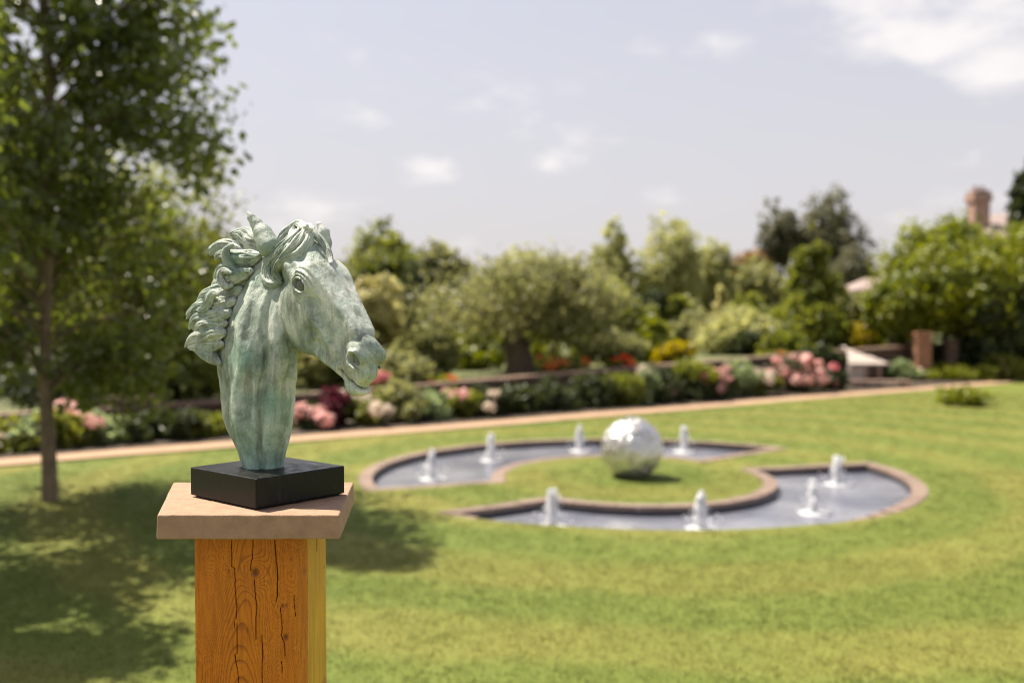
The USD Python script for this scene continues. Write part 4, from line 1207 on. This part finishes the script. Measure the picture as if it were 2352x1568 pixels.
    T("golden_shrub", "yellow tinged tall shrub left of the golden one", "shrub", 1500, 735, 830, 62, 22.5, "lime", "round", 3200, gap=.38)
    T("background_shrub", "soft green shrub between willows and golden shrub", "shrub", 1590, 720, 815, 62, 27.0, "olive", "round", 3500, gap=.36)
    T("background_shrub", "pale yellow green mound under the spreading tree, left of its trunk", "shrub", 1095, 795, 878, 62, 21.5, "lime", "round", 2800, gap=.36)
    T("background_shrub", "yellow green shrub under the spreading tree, right of its trunk", "shrub", 1235, 800, 872, 55, 22.0, "lime", "round", 2400, gap=.36)
    T("background_shrub", "olive shrub behind the wall left of the spreading tree", "shrub", 900, 800, 895, 90, 17.0, "olive", "round", 3600, gap=.34)
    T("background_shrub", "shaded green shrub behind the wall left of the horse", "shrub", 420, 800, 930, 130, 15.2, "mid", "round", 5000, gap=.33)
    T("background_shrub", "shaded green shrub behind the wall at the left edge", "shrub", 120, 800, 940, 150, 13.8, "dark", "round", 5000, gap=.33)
    T("background_shrub", "green shrub behind the low wall right of the red flowers", "shrub", 1415, 760, 850, 70, 21.0, "olive", "round", 3200, gap=.36)
    T("background_shrub", "green shrub at the foot of the pointed tree", "shrub", 1800, 760, 850, 70, 23.6, "mid", "round", 3600, gap=.36)
    T("background_shrub", "amber tinged shrub left of the roofed hutch", "shrub", 1975, 745, 820, 60, 26.5, "yellow", "round", 2600, gap=.4)
    for k, (px, top, hw, dep, lf) in enumerate(((560, 560, 130, 30, "mid"), (700, 600, 120, 32, "olive"), (1130, 640, 120, 38, "mid"), (1290, 610, 110, 36, "olive"), (1480, 640, 110, 48, "mid"), (1755, 600, 85, 48, "olive"), (2080, 620, 90, 40, "mid"), (2330, 560, 110, 38, "lime"), (180, 420, 160, 26, "dark"), (-60, 380, 160, 24, "mid"))):
        T("distant_tree", ["green tree far behind the horse's mane", "olive tree far behind the horse's face", "green tree far behind the spreading tree, left", "olive tree far behind the spreading tree, right", "green tree far behind the willows", "olive tree far behind, left of the pointed tree", "green tree far behind the lime tree", "lime tree far behind at the right edge", "dark tree far behind the birch", "green tree far behind at the left edge"][k],
          "tree", px, top, 880, hw * 1.15, dep, lf, "round", 9000, gap=.25, size=.0034 * dep)
    # red and orange flowers above the wall
    for px, py, hw, dep, lf, c, lab in ((1430, 838, 40, 19.9, "red", 9, "bright red flowers spilling over the wall at centre"), (1285, 838, 60, 18.9, "orange", 10, "orange flowers behind the wall right of the forked trunk"), (1790, 825, 40, 22.4, "orange", 5, "orange flowers on the wall left of the pointed tree"), (1010, 880, 50, 16.9, "orange", 5, "small orange flowers on the wall left of the forked trunk"), (880, 868, 26, 16.2, "rose", 5, "pink flowers above the wall by the horse's chin")):
        t, b, l, r = T("flowering_shrub", lab, "flowers", px, py - 16, py + 20, hw, dep, "mid", "round", 900, gap=.3)
        flower_heads(t, b, l, r, c, lf, .085)
    # the border between path and wall
    border = [  # px, top, bottom, half width, leaf, flowers, how many, label
        (20, 985, 1055, 62, "mid", "white", 6, "white flowered bush at the left end of the border"),
        (165, 955, 1040, 52, "mid", "pink", 9, "cream and pink hydrangea right of the birch trunk"),
        (90, 960, 1045, 40, "sage", None, 0, "grey green bush behind the birch trunk"),
        (250, 965, 1035, 42, "sage", None, 0, "pale green leafy bush, third along the border"),
        (330, 975, 1030, 50, "dark", None, 0, "dark low bush left of the horse's neck"),
        (415, 958, 1022, 42, "dark", "rose", 2, "dark bush with one pink bloom left of the horse"),
        (480, 968, 1018, 45, "mid", None, 0, "green bush partly behind the horse's neck"),
        (715, 950, 1003, 42, "dark", "pink", 14, "pink hydrangea right of the horse's neck"),
        (770, 905, 985, 34, "purple", None, 0, "dark purple leaved bush under the horse's chin"),
        (835, 925, 985, 48, "mid", "white", 12, "cream hydrangea right of the purple bush"),
        (925, 900, 975, 48, "olive", None, 0, "yellow green feathery plant, left half of the border"),
        (990, 920, 975, 46, "sage", None, 0, "silvery green bush left of the pink and white blooms"),
        (1060, 915, 965, 36, "mid", "pink", 8, "pale pink hydrangea before the forked tree"),
        (1115, 908, 965, 36, "dark", "white", 5, "dark bush with a few white blooms at centre"),
        (1190, 905, 960, 44, "dark", None, 0, "very dark bush below the forked trunk"),
        (1270, 890, 955, 50, "dark", None, 0, "large dark bush behind the far jets"),
        (1355, 880, 948, 56, "dark", None, 0, "largest dark bush, left of the silver sphere"),
        (1425, 878, 944, 42, "mid", None, 0, "green bush above the silver sphere"),
        (1480, 870, 935, 30, "sage", "white", 4, "pale bush with white blooms right above the sphere"),
        (1525, 866, 932, 34, "dark", "pink", 5, "dark bush with a pink bloom on top"),
        (1580, 868, 930, 36, "dark", "rose", 6, "dark bush with deep pink blooms at its foot"),
        (1640, 868, 924, 46, "dark", "pink", 18, "long row of pale pink hydrangea blooms"),
        (1590, 850, 900, 40, "lime", None, 0, "lime green plant behind the pink blooms"),
        (1700, 848, 900, 44, "sage", None, 0, "grey green plant behind the pink blooms"),
        (1745, 870, 918, 42, "mid", "white", 14, "cream hydrangea row right of the pale pink one"),
        (1825, 840, 905, 56, "dark", "pink", 30, "tallest salmon pink hydrangea near the roofed hutch"),
        (1905, 860, 902, 34, "dark", "rose", 2, "dark bush between salmon hydrangea and hutch"),
        (2065, 845, 893, 40, "sage", "white", 6, "white flowered bush left of the brick pier"),
        (2170, 858, 886, 40, "lime", None, 0, "yellow green low plant right of the brick pier"),
        (2240, 858, 884, 40, "lime", None, 0, "yellow tinged edging plant below the dark hedge"),
        (2310, 835, 884, 42, "mid", "pink", 5, "pink and white flowers at the right end of the border"),
    ]
    for px, top, bot, hw, lf, fl, c, lab in border:
        a = (px - 1176) / FPX
        y = 15.9 / (1 - .74 * a) if px < 2000 else 23.7
        t, b, l, r = T("border_plant", lab, "flowering shrub" if fl else "shrub", px, top - 22, bot + 5, hw * 1.25, y, lf, "round", 3200, size=.040, ground=.0, gap=.25, depth_r=.5, count=10)
        if fl:
            flower_heads(t, b, l, r, c, fl, .105 if "hydrangea" in lab or "bloom" in lab else .06)
    T("lawn_shrub", "low dark green cushion shrub alone on the far right lawn", "shrub", 2208, 888, 936, 58, 17.4, "lime", "round", 4200, size=.035, ground=0.0, gap=.2, depth_r=.5, count=14)


# ------------------------------------------------------------------ wall, piers, shelter, house
def build_wall():
    base = np.array([0, wall_y(0), 0.0])
    d = np.array([1, .74, 0]) / math.hypot(1, .74)
    nrm = np.array([-d[1], d[0], 0])
    t = thing("garden_wall", "low dark brick wall running along the back of the flower border", "wall", base)
    ss = np.arange(-16, 40, 4.0)
    def prism(s0, s1, z0a, z1a, z0b, z1b, w0, w1):
        v = []
        for s, za, zb in ((s0, z0a, z1a), (s1, z0b, z1b)):
            for w, z in ((w0, za), (w1, za), (w1, zb), (w0, zb)):
                v.append(d * s + nrm * w + np.array([0, 0, z]))
        f = np.array([[0, 1, 5, 4], [1, 2, 6, 5], [2, 3, 7, 6], [3, 0, 4, 7], [3, 2, 1, 0], [4, 5, 6, 7]])
        return np.array(v), f
    r = np.random.default_rng(8)
    for s0 in ss:
        s1 = s0 + 4.0
        h0, h1 = wall_top(s0 * d[0]), wall_top(s1 * d[0])
        put(t, "wall_section", prism(s0 + .002, s1 - .002, -.1, h0 - .055, -.1, h1 - .055, -.11, .11), M["brick"])
        k = np.linspace(s0, s1, 11)
        for a, b in zip(k[:-1], k[1:]):
            za, zb = wall_top(a * d[0]), wall_top(b * d[0])
            o = r.uniform(-.004, .004)
            put(t, "coping_brick", prism(a + .006, b - .006, za - .054, za + o, zb - .054, zb + o, -.15, .15), M["coping_cap"])
    for px, hgt, w, lab in ((303, .42, .20, "small brick pier in the low wall right of the birch"),):
        a = (px - 1176) / FPX
        y = 17.35 / (1 - .74 * a); x = a * y
        q = thing("wall_pier", lab, "pier", (x, y, 0))
        put(q, "shaft", box((-w, -w, -.05), (w, w, hgt)), M["brick"])
        put(q, "cap", box((-w - .04, -w - .04, hgt + .001), (w + .04, w + .04, hgt + .06)), M["coping_cap"])


def build_pier(px, top, bot, hw, dep, lab, bm="lit_brick"):
    a, b = at_depth(px, top, dep), at_depth(px, bot, dep)
    w = hw * dep / FPX
    t = thing("brick_pier", lab, "pier", (a[0], dep, 0))
    h = a[2]
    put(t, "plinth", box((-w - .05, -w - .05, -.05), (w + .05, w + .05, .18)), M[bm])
    zs = np.arange(.182, h - .08, .075)
    r = np.random.default_rng(px)
    for i, z in enumerate(zs):
        half = [(-w, 0), (0, w)] if i % 2 else [(-w, w * .1), (w * .1, w)]
        for x0, x1 in half:
            for y0, y1 in ((-w, 0), (0, w)):
                o = r.uniform(-.004, .004)
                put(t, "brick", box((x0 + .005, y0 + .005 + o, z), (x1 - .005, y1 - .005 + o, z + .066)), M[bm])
    put(t, "mortar_core", box((-w + .012, -w + .014, .17), (w - .012, w - .014, h - .07)), M["sandstone"])
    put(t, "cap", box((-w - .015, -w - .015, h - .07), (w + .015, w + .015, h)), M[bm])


def build_shelter():
    dep = 22.2
    k = dep / FPX
    p = at_depth(1965, 885, dep)
    base = np.array([p[0], dep, 0.0])
    t = thing("garden_hutch", "small low hutch with pale sloping roof and white slatted side behind the border", "hutch", base)
    e0, e1 = at_depth(1938, 832, dep)[2], at_depth(1960, 797, dep)[2]
    x0, x1 = (1934 - 1965) * k, (2024 - 1965) * k
    r = np.random.default_rng(4)
    n = 5
    for i in range(n):            # lapped roof boards, sloping up away from the lawn
        ya, yb = -.45 + i * .9 / n, -.45 + (i + 1) * .9 / n + .03
        za, zb = e0 + (e1 - e0) * i / n, e0 + (e1 - e0) * (i + 1) / n
        ins = .16 * i
        v = np.array([(x0 + ins * .3, ya, za), (x1 - ins, ya, za), (x1 - ins - .12, yb, zb), (x0 + ins * .3 + .05, yb, zb)])
        v = np.vstack([v, v - [0, 0, .03]])
        f = np.array([[0, 1, 2, 3], [7, 6, 5, 4], [0, 4, 5, 1], [1, 5, 6, 2], [2, 6, 7, 3], [3, 7, 4, 0]])
        put(t, "roof_board", (v + [0, 0, .012 * (i % 2)], f), M["white_timber"])
    zt = e0 - .03
    for i in range(9):            # slats of the near side panel
        z = .05 + i * (zt - .07) / 9
        put(t, "slat", box((x0 + .04, -.43, z), (x0 + .36, -.40, z + (zt - .07) / 9 * .62)), M["white_timber"])
    for x, y in ((x0 + .02, -.42), (x0 + .38, -.42), (x1 - .2, -.42), (x0 + .02, .40), (x1 - .2, .40)):
        put(t, "post", box((x - .03, y - .03, 0), (x + .03, y + .03, zt)), M["timber"] if x > 0 or y > 0 else M["white_timber"])
    b = thing("garden_bench", "low plank bench beside the path in front of the roofed hutch", "bench", base + [.30, -.75, 0])
    for i in range(4):
        put(b, "seat_slat", box((-.62, -.20 + i * .105, .13), (.62, -.20 + i * .105 + .09, .16)), M["timber"])
    for x in (-.5, .5):
        for y in (-.15, .15):
            put(b, "leg", box((x - .035, y - .035, 0), (x + .035, y + .035, .128)), M["timber"])


def build_house():
    dep = 45.0
    k = dep / FPX
    p = at_depth(2290, 800, dep)
    g = float(terrain(p[0], dep))
    base = np.array([p[0], dep, g])
    t = thing("brick_house", "red brick house with tall chimney mostly hidden by trees at right", "house", base)
    e, r = at_depth(2290, 545, dep)[2] - g, at_depth(2290, 488, dep)[2] - g
    xl, xr = -1.2, 8.0
    put(t, "wall", box((xl, 0, -.3), (xr, 7, e)), M["house_brick"])
    v = np.array([(xl - .3, -.3, e), (xr + .3, -.3, e), (xr + .3, 7.3, e), (xl - .3, 7.3, e), (1.5, 3.5, r + .3), (xr + .3, 3.5, r + .3)])
    f = [[0, 1, 5], [0, 5, 4], [2, 3, 4], [2, 4, 5], [3, 0, 4], [1, 2, 5], [3, 2, 1], [3, 1, 0]]
    rf = put(t, "roof", (v, np.array(f)), M["roof_tile"])
    cx = at_depth(2257, 437, dep + 1.2)[0] - base[0]
    ct = at_depth(2257, 437, dep + 1.2)[2] - g
    def chimney(cx, cy, top, w):
        c = put(t, "chimney", box((cx - w, cy, e - .2), (cx + w, cy + .8, top - .5)), M["house_brick"])
        put(c, "corbel", box((cx - w - .08, cy - .08, top - .499), (cx + w + .08, cy + .88, top - .2)), M["house_brick"])
        put(c, "corbel", box((cx - w - .02, cy - .02, top - .199), (cx + w + .02, cy + .82, top)), M["house_brick"])
        for s in (-.16, .16):
            pot = trimesh.creation.cylinder(.10, .22, sections=12); pot.apply_translation((cx + s, cy + .4, top + .11))
            put(c, "chimney_pot", pot, M["house_brick"], smooth=40)
    chimney(cx, 1.2, ct, .36)
    for wx in (.4, 2.8, 5.2):
        for wz in (e * .62,):
            w = put(t, "window", box((wx - .55, -.05, wz - .5), (wx + .55, .02, wz + .7)), M["white_timber"])
            for a, b in ((-.48, -.02), (.02, .48)):
                put(w, "pane", box((wx + a, -.06, wz - .42), (wx + b, -.03, wz + .62)), M["window"])
    q = at_depth(2026, 634, 40.0)
    gg = float(terrain(q[0], 40.0))
    t2 = thing("outbuilding", "pale roofed low outbuilding in the gap left of the yellow green tree", "outbuilding", (q[0], 40.0, gg))
    hh = q[2] - gg
    put(t2, "wall", box((-.9, 0, -.2), (1.6, 2.4, hh - .55)), M["house_brick"])
    v = np.array([(-1.1, -.15, hh - .55), (1.8, -.15, hh - .55), (1.8, 2.55, hh - .55), (-1.1, 2.55, hh - .55), (-.3, 1.2, hh - .05), (1.0, 1.2, hh - .05)])
    put(t2, "roof", (v, np.array([[0, 1, 5], [0, 5, 4], [2, 3, 4], [2, 4, 5], [3, 0, 4], [1, 2, 5], [3, 2, 1], [3, 1, 0]])), M["roof_tile"])


def build_grass():
    """Mown turf: tufts of short blades over the part of the lawn the view takes in."""
    path = "/World/grass"
    pi = UsdGeom.PointInstancer.Define(stage, path)
    pi.GetPrim().SetCustomDataByKey("kind", "stuff")
    pi.GetPrim().SetCustomDataByKey("label", "short mown grass blades covering the lawn")
    pi.GetPrim().SetCustomDataByKey("category", "grass")
    r = np.random.default_rng(21)
    tg = []
    for k in range(4):
        V, F = [], []
        for b in range(46):
            c = np.append(r.uniform(-.075, .075, 2), -.004)
            a = r.uniform(0, 6.28); h = r.uniform(.010, .022); w = .0019
            s = np.array([math.cos(a), math.sin(a), 0]) * w
            lean = np.append(r.normal(0, .010, 2), 0)
            o = len(V)
            V += [c - s, c + s, c + lean * .4 + s * .7 + (0, 0, h * .6), c + lean * .4 - s * .7 + (0, 0, h * .6), c + lean * 1.4 + (0, 0, h)]
            F += [[o, o + 1, o + 2], [o, o + 2, o + 3], [o + 3, o + 2, o + 4]]
        usdkit.mesh(stage, f"{path}/tuft_{k:03d}" if k else f"{path}/tuft", (np.array(V), np.array(F)), M["turf"])
        tg.append(Sdf.Path(f"{path}/tuft_{k:03d}" if k else f"{path}/tuft"))
    pi.CreatePrototypesRel().SetTargets(tg)
    from shapely import contains_xy, union_all
    hole = union_all([Polygon(offset_outline(P, COPE + .03)) for P in POOLS])
    pts = []
    for dens, lo, hi in ((115, 3.9, 6.5), (70, 6.5, 10), (36, 10, 20)):
        area = 0
        g_ = dens ** -.5
        x, y = (c.ravel() for c in np.meshgrid(np.arange(-11, 12, g_), np.arange(lo, hi, g_)))
        x, y = x + r.uniform(-.45, .45, len(x)) * g_, y + r.uniform(-.45, .45, len(y)) * g_
        k = (np.abs(x) < y * .56 + .5) & (y < path_y(x) - .05)
        pts.append(np.column_stack([x[k], y[k]]))
    p = np.vstack(pts)
    p = p[~contains_xy(hole, p[:, 0], p[:, 1])]
    P3 = np.column_stack([p, lawn_z(p[:, 0], p[:, 1])])
    n = len(P3)
    pi.CreatePositionsAttr(Vt.Vec3fArray.FromNumpy(P3.astype(np.float32)))
    pi.CreateProtoIndicesAttr(Vt.IntArray.FromNumpy(r.integers(0, 4, n).astype(np.int32)))
    a = r.uniform(0, 6.28, n) / 2
    q = np.zeros((n, 4)); q[:, 0] = np.cos(a); q[:, 3] = np.sin(a)
    pi.CreateOrientationsAttr(Vt.QuathArray([Gf.Quath(float(w), 0, 0, float(z)) for w, z in zip(q[:, 0], q[:, 3])]))
    s = r.uniform(.8, 1.3, n)
    pi.CreateScalesAttr(Vt.Vec3fArray.FromNumpy(np.column_stack([s, s, s]).astype(np.float32)))


def turf_material():
    n = {"g": ("geometry", {}), "oi": ("object_info", {}), "big": ("noise_texture", {"scale": .6, "detail": 3.0, "roughness": .5}),
         "rb": ("rgb_ramp", {"ramp": [(.30, (.152, .158, .035)), (.50, (.178, .171, .041)), (.70, (.208, .187, .049))]}),
         "ctr": ("vector_math", {"math_type": "distance", "vector2": (1.12, 9.95, 0.0)}),
         "w": ("noise_texture", {"scale": .35, "detail": 2.0}), "wm": ("math", {"math_type": "multiply_add", "value2": 1.1}),
         "sn": ("math", {"math_type": "multiply", "value2": 4.6}), "si": ("math", {"math_type": "sine"}),
         "st": ("map_range", {"from_min": -.6, "from_max": .6, "to_min": 0.0, "to_max": 1.0, "clamp": True, "range_type": "smoothstep"}),
         "rs": ("mix_color", {"blend_type": "multiply", "fac": .75}), "sc": ("rgb_ramp", {"ramp": [(0, (.50, .76, .54)), (1, (1, 1, 1))]}),  # same mowing bands, their directional sheen carried by colour
         "p": ("principled_bsdf", {"roughness": .6, "specular_ior_level": .25}), "t": ("translucent_bsdf", {}), "m": ("mix_closure", {"fac": .4})}
    L = [("g.position", "big.vector"), ("big.fac", "rb.fac"), ("g.position", "ctr.vector1"), ("g.position", "w.vector"), ("w.fac", "wm.value1"), ("ctr.value", "wm.value3"), ("wm.value", "sn.value1"), ("sn.value", "si.value1"), ("si.value", "st.value"),
         ("st.result", "sc.fac"), ("rb.color", "rs.a"), ("sc.color", "rs.b"), ("rs.result", "p.base_color"), ("rs.result", "t.color"), ("p.BSDF", "m.closure1"), ("t.BSDF", "m.closure2")]
    return mat("turf", n, L, "m.closure")


M["turf"] = turf_material()
build_ground()
build_pools()
build_wall()
build_house()
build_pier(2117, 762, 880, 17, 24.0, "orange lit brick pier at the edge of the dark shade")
build_pier(2183, 778, 880, 13, 24.4, "second brick pier, the shade under the tree put into its darker brick colour", "brick")  # darker brick than its neighbour: tree shade put into the colour
build_shelter()
build_birch(at_height(115, 1150, 0), "slender birch with drooping small leaves at the left edge of the lawn", 6.6, 1.0, .85, 77, .415)
build_birch(np.array([-4.45, 6.05, 0]), "second birch nearer the camera, only its leaves at the left edge and its shadow seen", 5.4, .85, 2.0, 78, .48)
build_vegetation()
build_sphere()
build_jets()
build_pedestal()
build_sculpture()
build_grass()
